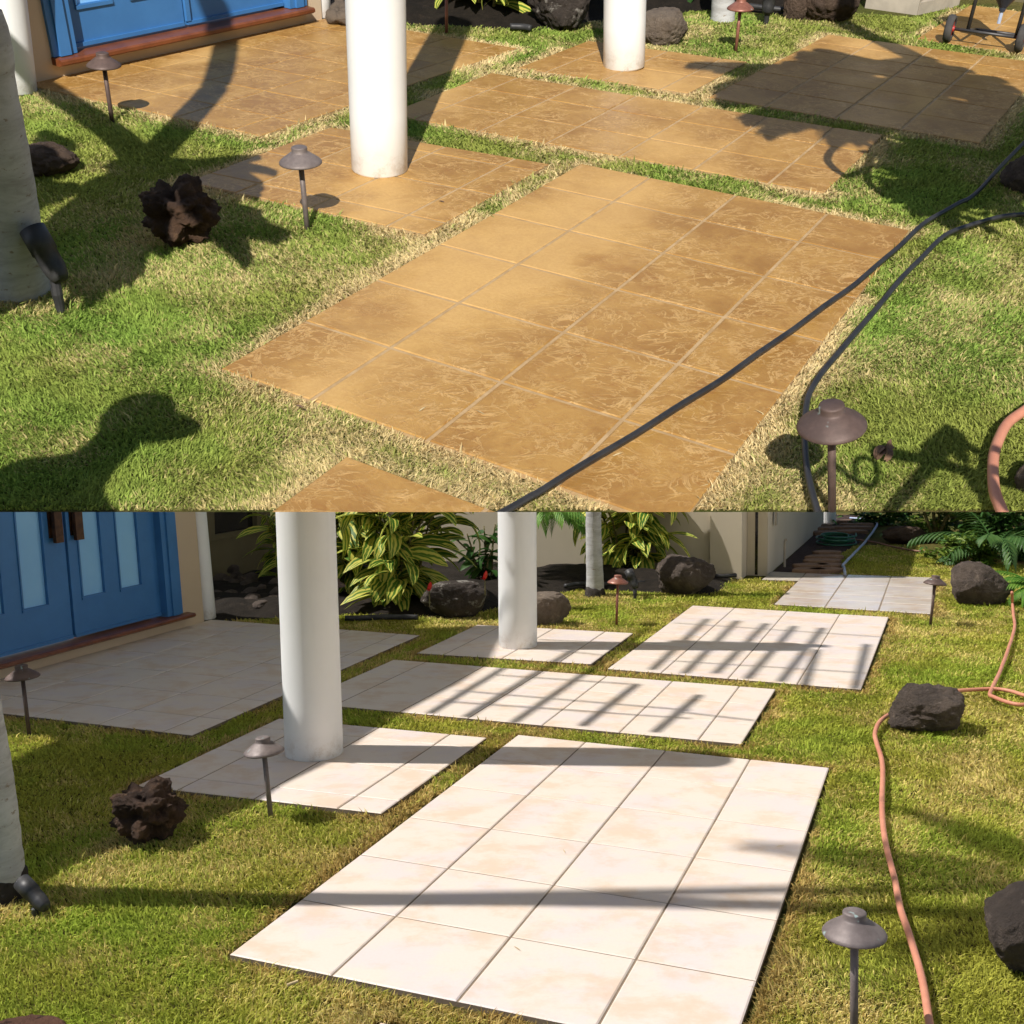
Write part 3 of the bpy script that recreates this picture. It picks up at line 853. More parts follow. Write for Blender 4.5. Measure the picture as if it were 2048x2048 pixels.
# ------------------------------------------------------------------ houses with the blue double door
def house(g, A, B, c, leafw, jamb, sillhalf, zs, lean, panes, wall_h, label, v0, v1):
    """A, B: two grid points of the wall line; c: door centre along v"""
    a, b = g.uv(*A), g.uv(*B)
    dv = (b - a) / (B[1] - A[1])                  # per tile along the wall (towards the back)
    s = dv.normalized()
    nrm = Vector((s.y, -s.x, 0))                  # out of the wall, towards the garden
    Z = (Matrix.Rotation(lean, 3, s) @ Vector((0, 0, 1)))

    def P(v, out, z):
        return a + dv * (v - A[1]) + nrm * out + Z * z
    root = thing(g, 'house', P(c, 0, 0), label, 'house')

    def bx(mb, va, vb, oa, ob_, za, zb, mi=0):
        o = P(va, oa, za)
        mb.box(o, P(vb, oa, za) - o, P(va, ob_, za) - o, P(va, oa, zb) - o, mi)
        return mb
    dl, dr = c - leafw - jamb, c + leafw + jamb
    ztop = 5.05
    mb = MB()
    bx(mb, v0, dl, -0.6, 0, -0.1, wall_h)
    bx(mb, dr, v1, -0.6, 0, -0.1, wall_h)
    bx(mb, dl, dr, -0.6, 0, ztop, wall_h)
    bx(mb, dl, dr, -0.6, -0.003, -0.1, zs - 0.085)
    mb.build(g, 'wall', MT['stucco'], root)
    mb = MB()
    o = [P(c - sillhalf, 0.001, zs - 0.085), P(c + sillhalf, 0.001, zs - 0.085)]
    prof = [(0.0, -0.085), (0.17, -0.085), (0.215, -0.06), (0.215, -0.02), (0.19, 0.0), (-0.30, 0.012)]
    vs, fs = [], []
    for v in (c - sillhalf, c + sillhalf):
        vs += [P(v, q0, zs + q1) for q0, q1 in prof] + [P(v, -0.30, zs - 0.085)]
    n = len(prof) + 1
    # ends sit on the wall, the recessed middle runs under the door
    fs = [(i, (i + 1) % n, n + (i + 1) % n, n + i) for i in range(n)] + [tuple(reversed(range(n))), tuple(range(n, 2 * n))]
    mb.add(vs, fs)
    mb.build(g, 'door_sill', MT['sill'], root)
    mb = MB()
    zb = zs + 0.013
    bx(mb, dl, dl + jamb, -0.34, 0.05, zb, ztop)
    bx(mb, dr - jamb, dr, -0.34, 0.05, zb, ztop)
    bx(mb, dl + jamb, dr - jamb, -0.34, 0.05, ztop - 0.3, ztop)
    bx(mb, dl + jamb * 0.25, dl + jamb * 0.7, 0.05, 0.085, zb, ztop)
    bx(mb, dr - jamb * 0.7, dr - jamb * 0.25, 0.05, 0.085, zb, ztop)
    mb.build(g, 'door_frame', MT['blue'], root)
    for sgn, name in ((-1, 'left'), (1, 'right')):
        la, lb = (c - leafw, c - 0.012) if sgn < 0 else (c + 0.012, c + leafw)
        mb = MB()
        zt = ztop - 0.31
        z0 = zb + 0.03
        ps = panes[0] if sgn < 0 else panes[1]
        pa = sorted(ps)
        zp0, zp1 = panes[2], zt - 0.35
        xs = [la, c + pa[0][0], c + pa[0][1], c + pa[1][0], c + pa[1][1], lb]
        bx(mb, xs[0], xs[1], -0.22, -0.10, z0, zt)
        bx(mb, xs[2], xs[3], -0.22, -0.10, z0, zt)
        bx(mb, xs[4], xs[5], -0.22, -0.10, z0, zt)
        for k in (1, 3):
            bx(mb, xs[k], xs[k + 1], -0.22, -0.10, z0, zp0)
            bx(mb, xs[k], xs[k + 1], -0.22, -0.10, zp1, zt)
            bx(mb, xs[k] - 0.03, xs[k + 1] + 0.03, -0.10, -0.075, zp0 - 0.055, zp0 - 0.008)     # bead under the glass
            bx(mb, xs[k] - 0.03, xs[k], -0.10, -0.08, zp0, zp1)
            bx(mb, xs[k + 1], xs[k + 1] + 0.03, -0.10, -0.08, zp0, zp1)
        bx(mb, la + 0.02, lb - 0.02, -0.10, -0.07, z0, z0 + 0.05)                                # weather bar
        if sgn > 0:
            bx(mb, la - 0.005, la + 0.07, -0.10, -0.06, z0 + 0.051, zt)                            # astragal
        lf = mb.build(g, 'door', MT['blue'], root)
        for k in (1, 3):
            mb = MB()
            bx(mb, xs[k], xs[k + 1], -0.17, -0.14, zp0, zp1)
            mb.build(g, 'glass_pane', MT['pane'], lf, origin=root['_o'])
        mb = MB()
        hv = c - 0.26 if sgn < 0 else c + 0.20
        bx(mb, hv - 0.095, hv + 0.095, -0.10, -0.07, zs + 1.78, zs + 3.2)
        bx(mb, hv - 0.085, hv + 0.085, -0.02, 0.05, zs + 1.70, zs + 3.0)
        bx(mb, hv - 0.05, hv + 0.05, -0.07, -0.02, zs + 1.85, zs + 2.0)
        bx(mb, hv - 0.05, hv + 0.05, -0.07, -0.02, zs + 2.75, zs + 2.9)
        mb.build(g, 'door_handle', MT['handle'], lf, origin=root['_o'])
    return root, P


hl, PL = house(LOW, (-8.58, 4.0), (-8.56, 11.3), 7.78, 2.23, 0.44, 2.84, 0.27, R(-3.2),
               [[(-1.94, -1.42), (-1.02, -0.5)], [(0.29, 0.81), (1.22, 1.75)], 0.97], 6.3,
               'beige house front in shade, blue double doors with light blue panes by the cream slab', 3.0, 11.12)
hu, PU = house(UP, (-7.16, 4.3), (-6.55, 9.9), 7.1, 1.93, 0.36, 2.3, 0.25, R(0.0),
               [[(-1.72, -1.2), (-0.86, -0.4)], [(0.25, 0.7), (1.08, 1.55)], 0.80], 5.3,
               'beige house front in sun, blue double doors over a brown sill by the ochre slab', 3.3, 9.75)


def upright(g, base, bx_, by_, tx, ty):
    """axis of a thing standing on the ground at photo point base that rises to photo point (tx, ty)"""
    b = g.at(*base)
    t = g.facing(tx, ty, b.y)
    return b, t


def column(g, name, base_px, r, top_px, h, label, back=True, parent=None, setback=None):
    b = g.at(*base_px)
    d = Vector((b.x, b.y, 0)).normalized()
    b = b + d * (r if setback is None else setback)
    t = g.facing(*top_px, b.y)
    ax = (t - b).normalized()
    top = b + ax * (h / ax.z)
    n = 40
    root = tag(MB().lathe([(0, -0.004), (r - 0.012, -0.004), (r, 0.012), (r, 0.6), (r, (top - b).length * 0.5), (r, (top - b).length), (0, (top - b).length)], b, ax, 48)
               .build(g, name, MT['column'], origin=b, smooth=False), label, 'column')
    me = root.data
    me.polygons.foreach_set('use_smooth', [abs(p.normal.dot(ax)) < 0.5 for p in me.polygons])
    return root


def slab_room(d):                 # height of free room below the sloping garden, at distance d in front-garden tiles
    k = T_UP / T_LOW
    ed, ez = 5.606 * 0.0, 0.0
    e = M_UP @ (UP.at(1024, 1024) * T_UP)
    f = M_UP @ (Vector((0, 20, -0.6)) * T_UP)
    ey, ez, fy, fz = e.y / T_LOW, e.z / T_LOW, f.y / T_LOW, f.z / T_LOW
    return ez + (d - ey) * (fz - ez) / (fy - ey)


c1 = LOW.at(629, 1524)
column(LOW, 'column', (629, 1524), 0.345, (611, 1024), min(6.2, slab_room(12.9) - 0.35), 'thick white round column in front, standing on the square cream slab')
column(LOW, 'column', (1036, 1299), 0.335, (1034, 1024), 6.2, 'white round column farther back striped with soft shadows, cream slab below')
column(LOW, 'column', (412, 1239), 0.20, (392, 1024), 5.6, 'slim white column at the end of the shaded beige house front', setback=0.12)
column(UP, 'column', (760, 357), 0.305, (751, 0), 6.5, 'thick white round column in front, standing on the square ochre slab')
column(UP, 'column', (1247, 143), 0.30, (1250, 0), 6.5, 'white round column farther back beside boulders, ochre slab below')
column(UP, 'column', (35, 190), 0.25, (10, 0), 5.3, 'white column at the left end of the sunlit beige house front')
column(UP, 'column', (641, 37), 0.17, (640, 0), 5.3, 'slim white column right of the sunlit blue door')


# ------------------------------------------------------------------ wing walls and beds of the front garden
def wallbox(mb, g, a, b, th, z0, z1, mi=0):
    a, b = g.uv(*a), g.uv(*b)
    d = b - a
    n = Vector((-d.y, d.x, 0)).normalized() * th
    o = a + Vector((0, 0, z0))
    mb.box(o, d, n, (0, 0, z1 - z0), mi)
    return mb


root = thing(LOW, 'wing_wall', LOW.uv(-5, 20.3), 'pale beige wing of the house behind the ginger plants', 'wall')
mb = MB()
wallbox(mb, LOW, (-11.7, 20.3), (-0.35, 20.3), 0.5, -0.1, 5.2)
wallbox(mb, LOW, (-0.35, 20.15), (0.42, 20.15), 0.65, -0.1, 5.2)
mb.build(LOW, 'wall', MT['stucco_pale'], root)
mb = MB()
wallbox(mb, LOW, (0.42, 20.16), (0.42, 20.9), 0.3, -0.1, 5.2)
wallbox(mb, LOW, (0.92, 20.95), (0.97, 33.5), 0.6, -0.1, 4.6)
mb.build(LOW, 'side_wall', MT['stucco_pale'], root)
mb = MB()
wallbox(mb, LOW, (0.425, 20.90), (0.90, 20.90), 0.03, -0.05, 5.0)
mb.build(LOW, 'door', MT['stucco_pale'], root)
mb = MB()
wallbox(mb, LOW, (0.62, 20.893), (0.69, 20.893), 0.006, -0.02, 4.9)  # dark strip put in for the shade of the gap
mb.build(LOW, 'dark_gap_strip', MT['dark_glass'], root)
mb = MB()
for px in ((1539, 1060), (1617, 1060)):
    p = LOW.at(px[0], 1140 if px[0] < 1580 else 1085)
    v = LOW.togrid(p)[1]
    mb.box(LOW.uv(0.985, v, 1.15), LOW.uv(1.03, v, 1.15) - LOW.uv(0.985, v, 1.15), LOW.uv(0.985, v + 0.2, 1.15) - LOW.uv(0.985, v, 1.15), (0, 0, 0.45))
mb.build(LOW, 'meter_box', MT['concrete'], root)

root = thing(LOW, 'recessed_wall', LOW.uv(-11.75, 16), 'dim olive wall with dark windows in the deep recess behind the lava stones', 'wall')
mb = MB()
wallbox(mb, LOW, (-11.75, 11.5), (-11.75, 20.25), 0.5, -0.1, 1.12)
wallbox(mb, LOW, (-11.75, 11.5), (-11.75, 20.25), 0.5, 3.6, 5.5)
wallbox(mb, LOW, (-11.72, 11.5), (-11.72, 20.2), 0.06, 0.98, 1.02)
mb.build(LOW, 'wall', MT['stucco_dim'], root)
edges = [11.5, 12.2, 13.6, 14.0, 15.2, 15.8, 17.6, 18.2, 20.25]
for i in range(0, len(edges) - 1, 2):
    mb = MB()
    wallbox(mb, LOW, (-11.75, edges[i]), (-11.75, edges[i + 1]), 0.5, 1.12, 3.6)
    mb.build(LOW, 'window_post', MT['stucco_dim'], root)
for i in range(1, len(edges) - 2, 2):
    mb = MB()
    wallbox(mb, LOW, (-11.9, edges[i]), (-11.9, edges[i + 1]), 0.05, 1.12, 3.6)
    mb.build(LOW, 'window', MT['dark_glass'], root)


root = thing(LOW, 'bounce_wall', Vector((10, 16, 0)), 'added unseen white wall bouncing light into the level garden from the right', 'wall')
mb = MB()
o_ = Vector((6.2, 5.0, -0.1))
mb.box(o_, Vector((10.6, 22.5, 0)), Vector((0.4, -0.19, 0)), (0, 0, 4.6))  # wall added out of view to bounce sunlight back in
mb.box(o_ + Vector((-0.08, 0, 4.603)), Vector((10.6, 22.5, 0)), Vector((0.56, -0.19, 0)), (0, 0, 0.18))
mb.build(LOW, 'wall', MT['white'], root)


def bed(g, pts, mat, z0, bumpy, name='soil_bed', res=0.22):
    us, vs = [p[0] for p in pts], [p[1] for p in pts]
    nu, nv = int((max(us) - min(us)) / res), int((max(vs) - min(vs)) / res)
    mb = MB()
    uu = np.linspace(min(us), max(us), nu)
    vv = np.linspace(min(vs), max(vs), nv)
    U, V = np.meshgrid(uu, vv)
    d = in_quad(U, V, pts, 0)
    Z = np.clip(d * 0.5, -0.06, 1) * 0
    Z = z0 * np.clip(d / 1.2, 0, 1) + (fbm(U * 1.5, V * 1.5, 3, 4) - 0.4) * bumpy * np.clip(d * 4, 0, 1) - 0.03 + np.clip(d * 3, -1, 0) * 0.1
    verts = [g.uv(U[j, i], V[j, i], Z[j, i]) for j in range(nv) for i in range(nu)]
    faces = []
    for j in range(nv - 1):
        for i in range(nu - 1):
            if d[j:j + 2, i:i + 2].max() > 0:
                faces.append((j * nu + i, j * nu + i + 1, (j + 1) * nu + i + 1, (j + 1) * nu + i))
    mb.add(verts, faces)
    return tag(mb.build(g, name, mat, smooth=True), kind='structure')


bed(LOW, [(-11.7, 11.45), (-8.3, 11.45), (-6.3, 12.85), (-4.0, 13.1), (-3.6, 14.8), (-2.8, 17.5), (0.3, 17.6), (0.3, 20.2), (-11.7, 20.2)], MT['soil'], 0.25, 0.35)
bed(LOW, [(0.98, 21.55), (2.45, 21.6), (2.1, 23.6), (2.2, 26), (2.5, 28.5), (2.6, 33), (2.0, 38), (0.98, 38)], MT['gravel'], 0.03, 0.12, 'gravel_path', 0.16)
bed(UP, [(-7.5, 10.15), (-6.4, 10.0), (-5.4, 10.45), (-3.5, 11.35), (-3.1, 12.5), (-1.9, 14.9), (0.1, 15.8), (0.1, 19), (-12, 19), (-12, 10.1)], MT['soil'], 0.2, 0.35)

# low pale wall and step at the back right of the sloping garden
root = thing(UP, 'step_wall', UP.uv(1.1, 17), 'pale concrete step wall at the back of the sloping lawn, left of the wheeled cart', 'wall')
mb = MB()
wallbox(mb, UP, (0.35, 16.9), (1.3, 16.9), 0.5, -0.1, 3)
mb.build(UP, 'wall', MT['concrete'], root)
mb = MB()
wallbox(mb, UP, (1.32, 16.95), (1.75, 18.3), 0.4, -0.1, 0.16)
mb.build(UP, 'step', MT['concrete'], root)
root = thing(UP, 'garden_wall', UP.uv(-3, 19), 'dim garden wall closing the back of the sloping garden', 'wall')
mb = MB()
wallbox(mb, UP, (-13, 19.5), (9, 19.5), 0.4, -0.1, 2.5)
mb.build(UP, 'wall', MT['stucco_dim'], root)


# ------------------------------------------------------------------ path lights and spotlights
def path_light(g, base_px, top_px, head_r, mat, label, group, base=None):
    b = g.at(*base_px) if base is None else base
    t = g.facing(*top_px, b.y)
    ax = (t - b).normalized()
    L = (t - b).length
    k = head_r / 0.205
    root = thing(g, 'path_light', b, label, 'path light', group)
    MB().tube([b - ax * (0.15 if base_px is None or base_px[1] < 1000 or g is LOW else 0.0), b + ax * (L - 0.12 * k)], 0.026, 14).build(g, 'stem', mat, root, smooth=True)
    prof = [(0, 0), (0.062, 0), (0.074, -0.006), (0.076, -0.014), (0.074, -0.045), (0.084, -0.056), (0.098, -0.062), (0.125, -0.082), (0.16, -0.106),
            (0.192, -0.130), (0.205, -0.147), (0.204, -0.157), (0.192, -0.163), (0.18, -0.150), (0.09, -0.09), (0, -0.08)]
    MB().lathe([(r * k, z * k) for r, z in prof], b + ax * L, ax, 36).build(g, 'lamp_shade', mat, root, smooth=True)
    MB().lathe([(0, 0), (0.035 * k, 0), (0.04 * k, -0.03), (0.04 * k, -0.09), (0, -0.09)], b + ax * (L - 0.10 * k), ax, 14).build(g, 'lamp_socket', mat, root, smooth=True)
    return root


GL, GU = 'mushroom path lights on the level lawn', 'mushroom path lights on the sloping lawn'
path_light(LOW, (58, 1466), (42, 1330), 0.215, MT['bronze'], 'bronze path light at the left end of the shaded cream slab by the blue door', GL)
path_light(LOW, (541, 1628), (525, 1474), 0.205, MT['bronze_grey'], 'grey green path light in front of the thick white column on the level lawn', GL)
path_light(LOW, (1233, 1247), (1236, 1150), 0.20, MT['copper'], 'pinkish copper path light between the rear column and the palm trunk', GL)
path_light(LOW, (1861, 1247), (1872, 1151), 0.21, MT['bronze'], 'bronze path light by the far right boulder beside the wet slab', GL)
path_light(LOW, (674, 1243), (672, 1158), 0.19, MT['bronze'], 'path light nearly hidden behind the thick white column by the ginger', GL)
nb = LOW.at(1708, 2082)
path_light(LOW, None, (1709, 1822), 0.20, MT['bronze_grey'], 'large near path light with grey mushroom shade left of the salmon hose', GL, nb)
path_light(UP, (224, 241), (204, 105), 0.195, MT['bronze'], 'bronze path light by the corner of the ochre slab at the blue door', GU)
path_light(UP, (614, 452), (598, 293), 0.20, MT['bronze_grey'], 'grey bronze path light casting its shadow on the square ochre slab', GU)
path_light(UP, (1472, 97), (1483, -4), 0.205, MT['copper'], 'reddish path light at the top right beside the far palm trunk', GU)
path_light(UP, (893, 62), (893, -40), 0.19, MT['copper'], 'path light behind the front column with only its stem in view', GU)
path_light(UP, (1664, 1020), (1663, 808), 0.208, MT['bronze'], 'large near path light with brown mushroom shade and pale green spots', GU)


def spot(g, stake_px, mid, dirv, r, L, label, stake_h):
    b = g.at(*stake_px)
    root = thing(g, 'spotlight', b, label, 'spotlight', 'black garden spotlights')
    d = Vector(dirv).normalized()
    m = b + Vector(mid)
    MB().lathe([(0, -0.5 * L), (r * 0.55, -0.5 * L), (r * 0.72, -0.44 * L), (r * 0.9, -0.25 * L), (r * 0.9, 0.05 * L), (r, 0.06 * L), (r, 0.5 * L), (r * 0.86, 0.5 * L), (r * 0.8, 0.3 * L), (0, 0.3 * L)], m, d, 28).build(g, 'lamp_body', MT['black'], root, smooth=True)
    mb = MB()
    mb.tube([b - Vector((0, 0, 0.1)), b + Vector((0, 0, stake_h * 0.5)), m - d * 0.2 * L], [r * 0.3, r * 0.42, r * 0.36], 10)
    mb.build(g, 'stake', MT['black'], root)
    return root


spot(UP, (121, 617), (-0.06, 0.10, 0.42), (-0.42, 0.35, 0.62), 0.105, 0.46, 'black spotlight on a stake aimed up at the near palm trunk on the sloping lawn', 0.25)
spot(UP, (1532, 44), (0, 0.02, 0.36), (0.05, 0.25, 0.9), 0.115, 0.46, 'black spotlight between the far palm trunk and the brown boulders', 0.2)
spot(LOW, (1270, 1196), (-0.05, 0.1, 0.40), (-0.3, 0.4, 0.75), 0.10, 0.44, 'black spotlight behind the copper path light by the palm trunk', 0.2)
p = LOW.at(62, 1815)
spot(LOW, (70, 1824), (-0.03, 0.06, 0.12), (-0.62, 0.42, 0.32), 0.072, 0.36, 'black spotlight lying low at the foot of the near palm trunk', 0.05)


# ------------------------------------------------------------------ palms
def frond(mb, base, d, L, droop, n=16, leafl=0.9, wd=0.09):
    d = Vector(d).normalized()
    side = d.cross(Vector((0, 0, 1))).normalized()
    p = Vector(base)
    pts = []
    for i in range(n + 1):
        t = i / n
        pts.append(p.copy())
        if i > 1:
            for sx in (-1, 1):
                dd = (d * 0.75 + side * sx * 0.75 + Vector((0, 0, 0.18 - 0.5 * t))).normalized()
                mb.leaf(p, dd, leafl * (1 - 0.65 * abs(t - 0.35)), wd, 0.7, 0, 3)
        d = (Matrix.Rotation(-droop / n, 3, side) @ d).normalized()
        p = p + d * (L / n)
    mb.tube(pts, [0.03 * (1 - 0.8 * i / n) for i in range(n + 1)], 5)


def palm(g, pts, rads, label, cat='palm tree', crown=0, crownL=3.2, base_dark=True, seed=1):
    random.seed(seed)
    b = Vector(pts[0])
    root = thing(g, 'palm_tree', b, label, cat)
    sp = smooth_path(pts, 8)
    rr = np.interp(np.linspace(0, len(pts) - 1, len(sp)), range(len(pts)), rads)
    rr = [r * (1 + 0.012 * math.sin(i * 2.1) + random.uniform(-0.008, 0.008)) for i, r in enumerate(rr)]
    MB().tube(sp, rr, 28).build(g, 'trunk', MT['bark'], root, smooth=True)
    if base_dark:
        r0 = rads[0]
        d = (sp[4] - sp[0]).normalized()
        vs = []
        prof = [(r0 * 1.05, -0.08), (r0 * 1.09, 0.05), (r0 * 1.05, 0.16), (r0 * 1.0, 0.24), (r0 * 0.9, 0.26)]
        m2 = MB().lathe(prof, b, d, 40)
        m2.v = [tuple(Vector(v) + Vector(v - b if False else (0, 0, 0)) + Vector((noise.noise(Vector(v) * 9) * 0.02, noise.noise(Vector(v) * 9 + Vector((4, 4, 4))) * 0.02, noise.noise(Vector(v) * 7) * 0.07))) for v in map(Vector, m2.v)]
        m2.build(g, 'root_collar', MT['barkdark'], root, smooth=True)
    if crown:
        mb = MB()
        top = sp[-1]
        for k in range(crown):
            a = 2 * math.pi * k / crown + random.uniform(-0.2, 0.2)
            frond(mb, top, (math.cos(a), math.sin(a), random.uniform(0.25, 1.0)), crownL * random.uniform(0.85, 1.15), random.uniform(0.9, 1.5), 14, crownL * 0.3, 0.10)
        mb.build(g, 'crown', MT['palm_leaf'], root, colors=True)
    return root


def trunk_px(g, base_px, tops, r_px):
    b = g.at(*base_px)
    return [b - Vector((0, 0, 0.1))] + [g.facing(x, y, b.y) for x, y in tops]


# near trunk, level lawn: leans left out of the picture, its shadow runs across the largest slab
pts = trunk_px(LOW, (2, 1784), [(-6, 1700), (-20, 1560), (-38, 1440), (-62, 1280)], 0)
d = (pts[-1] - pts[-2]).normalized()
pts += [pts[-1] + Vector((-0.30, 0.03, 2.2)), pts[-1] + Vector((-0.45, 0.10, 4.9)), pts[-1] + Vector((-0.5, 0.10, 9.5))]
palm(LOW, pts, [0.225, 0.20, 0.185, 0.175, 0.165, 0.125, 0.11, 0.10], 'pale palm trunk at the left edge of the level lawn with a dark fibrous foot', seed=3)
# rear trunk, level lawn
pts = trunk_px(LOW, (1190, 1188), [(1190, 1160), (1188, 1100), (1187, 1024)], 0)
pts += [pts[-1] + Vector((0.05, 0, 1.5)), pts[-1] + Vector((0.1, 0.1, 3.6))]
palm(LOW, pts, [0.215, 0.195, 0.18, 0.17, 0.16, 0.15], 'slender grey palm trunk standing among the ginger behind the copper path light', seed=4)
# near trunk, sloping lawn
pts = trunk_px(UP, (42, 575), [(36, 500), (14, 360), (-22, 180), (-66, 0)], 0)
pts += [pts[-1] + Vector((-0.62, -0.1, 1.4)), pts[-1] + Vector((-2.9, -0.3, 4.0))]
palm(UP, pts, [0.235, 0.205, 0.205, 0.20, 0.19, 0.17, 0.15], 'pale palm trunk at the left edge of the sloping lawn behind the spotlight', crown=0, base_dark=False, seed=5)
pts = trunk_px(UP, (1446, 36), [(1446, 20), (1446, -40), (1447, -110)], 0)
pts += [pts[-1] + Vector((0.1, 0, 2))]
palm(UP, pts, [0.215, 0.20, 0.185, 0.18, 0.165], 'foot of a pale palm trunk at the top beside the reddish path light', crown=0, base_dark=False, seed=6)


# ------------------------------------------------------------------ rocks
def rock(g, base_px, w_, h_, d_, mat, label, seed, rough=0.28, detail=5, sink=0.12, name='boulder', cat='boulder', group=None, flat=0.0, rot=0.0, fine=0.085, fscale=3.0, parent=None, at=None, freq=1.1):
    bm = bmesh.new()
    bmesh.ops.create_icosphere(bm, subdivisions=detail, radius=1)
    off = Vector((seed * 3.17, seed * 1.31, seed * 2.3))
    rr = random.Random(seed)
    cuts = []
    for _ in range(11 if fine < 0.12 else 0):
        nn = Vector((rr.gauss(0, 1), rr.gauss(0, 1), rr.gauss(0, 0.8))).normalized()
        cuts.append((nn, rr.uniform(0.66, 0.92)))
    for v in bm.verts:
        p = v.co.copy()
        n1 = noise.noise(p * freq + off) * rough * 1.6
        # chipped planes
        c = 1e9
        q = p * (1 + n1)
        n2 = noise.noise(p * fscale + off) * fine + noise.noise(p * fscale * 2.3 + off) * fine * 0.6
        cell = noise.voronoi(p * 1.6 + off)[0][0]
        q = q * (1 + n2 + (cell - 0.4) * rough * 0.35)
        for nn, dd_ in cuts:
            e = q.dot(nn) - dd_
            if e > 0:
                q = q - nn * (e * 0.66)
        v.co = q + p * (noise.noise(p * 7 + off) * fine * 0.5 + noise.noise(p * 15 + off) * fine * 0.3)
    ca, sa = math.cos(rot), math.sin(rot)
    b = (g.at(*base_px) if at is None else Vector(at))
    if at is None:
        dd = Vector((b.x, b.y, 0)).normalized()
        b = b + dd * (d_ * 0.42)
    xs = [v.co.x for v in bm.verts]
    zs = [v.co.z for v in bm.verts]
    sx, sz0, sz1 = max(abs(min(xs)), max(xs)), min(zs), max(zs)
    vs = []
    for v in bm.verts:
        z = (v.co.z - sz0) / (sz1 - sz0)
        z = z * (1 - flat) + flat * min(z, 0.75) / 0.75
        x, y = v.co.x / sx * w_ / 2, v.co.y * d_ / 2
        vs.append(b + Vector((x * ca - y * sa, x * sa + y * ca, z * (h_ + sink) - sink)))
    fs = [tuple(v.index for v in f.verts) for f in bm.faces]
    bm.free()
    o = MB().add(vs, fs).build(g, name, mat, origin=b, smooth=True)
    return tag(o, label, cat, group)


BL = 'dark boulders around the level lawn'
rock(LOW, (915, 1238), 1.5, 0.72, 0.9, MT['basalt_lichen'], 'dark lichen flecked boulder at the edge of the planting bed left of the rear column', 3, 0.16, flat=0.6, group=BL)
rock(LOW, (1092, 1250), 1.0, 0.60, 0.6, MT['greyrock'], 'rounded greyish tan boulder half hidden behind the rear column', 5, 0.14, flat=0.5)
rock(LOW, (1368, 1191), 1.42, 0.86, 1.0, MT['basalt'], 'big dark brown boulder under the ginger plant in front of the pale wall', 8, 0.2, group=BL)
rock(LOW, (1952, 1210), 1.38, 0.86, 1.0, MT['basalt'], 'dark boulder at the far right behind a path light', 12, 0.18, group=BL)
rock(LOW, (1856, 1464), 1.10, 0.54, 0.75, MT['basalt'], 'pointed dark rock on the right lawn with the salmon hose running behind it', 17, 0.22, group=BL, rot=0.2, detail=5)
rock(LOW, (2052, 1958), 0.66, 0.60, 0.6, MT['basalt'], 'black rock cut off by the right edge beside the salmon hose', 21, 0.18, group=BL, detail=5)
rock(LOW, (1804, 1086), 1.5, 0.5, 0.8, MT['brownrock'], 'long low brown boulder on the far lawn by the shrubs', 25, 0.14, flat=0.6)
rock(LOW, (14, 2150), 0.92, 0.20, 0.5, MT['mudrock'], 'pitted reddish brown stone in the bottom left corner', 29, 0.12, flat=0.5, detail=5, cat='stone', name='stone')


def lava(g, px, w_, h_, label, seed, mat):
    return rock(g, px, w_, h_, w_ * 0.75, mat, label, seed, 0.34, 6, 0.08, 'lava_rock', 'lava rock', None, fine=0.15, fscale=3.6, freq=2.0)


lava(LOW, (298, 1690), 0.78, 0.56, 'rough reddish brown lava rock on the lawn beside the square cream slab', 41, MT['lava'])
lava(UP, (370, 496), 0.78, 0.58, 'rough dark lava rock on the lawn beside the square ochre slab', 41, MT['lava'])
rock(UP, (1122, 64), 1.15, 0.85, 0.8, MT['basalt_lichen'], 'lichen flecked dark boulder between the two white columns on the sloping lawn', 3, 0.15, flat=0.5)
rock(UP, (1326, 90), 0.74, 0.50, 0.6, MT['greyrock'], 'rounded grey brown boulder right of the rear column on the sloping lawn', 5, 0.12)
rock(UP, (1655, 44), 1.15, 0.80, 0.9, MT['brownrock'], 'large rounded brown boulder at the top with a shadow band across it', 53, 0.12)
rock(UP, (1590, 38), 0.50, 0.55, 0.5, MT['brownrock'], 'small brown boulder leaning against the large brown one', 57, 0.12)
rock(UP, (92, 350), 0.75, 0.28, 0.5, MT['brownrock'], 'flat brown stone in the shade behind the near palm trunk', 61, 0.12, cat='stone', name='stone')
rock(UP, (2052, 386), 0.72, 0.36, 0.6, MT['basalt'], 'dark rock in deep shade at the right edge beside the cables', 65, 0.14)
rock(UP, (2062, 985), 0.30, 0.22, 0.3, MT['greyrock'], 'small rough stone inside the salmon hose loop', 69, 0.2, cat='stone', name='stone')

# heap of lava stones behind the entrance slab
random.seed(5)
proto = None
k = 0
for i in range(62):
    u = random.uniform(-11.2, -6.6)
    v = random.uniform(11.6, 15.5)
    if v < 11.55 + max(0, (u + 8.4)) * 0.75:
        continue
    s_ = random.uniform(0.22, 0.45)
    z = 0.0 + min(0.45, max(0, (v - 11.6) * 0.07))
    p = LOW.uv(u, v, z)
    if proto is None:
        proto = rock(LOW, None, 0.3, 0.2, 0.24, MT['basalt'], 'rounded dark lava stone in the heap behind the entrance slab', 71, 0.3, 4, 0.06, 'lava_stone', 'stone', 'lava stones heaped behind the entrance slab', at=p)
        o = proto
    else:
        o = proto.copy()
        LOW.col.objects.link(o)
    o.matrix_world = Matrix.Translation(p * T_LOW) @ Matrix.Rotation(random.uniform(0, 6.28), 4, 'Z') @ Matrix.Rotation(random.uniform(-0.4, 0.4), 4, 'X') @ Matrix.Diagonal((s_ / 0.3, s_ / 0.3 * random.uniform(0.6, 1.1), s_ / 0.3 * random.uniform(0.6, 0.9), 1))
proto = None
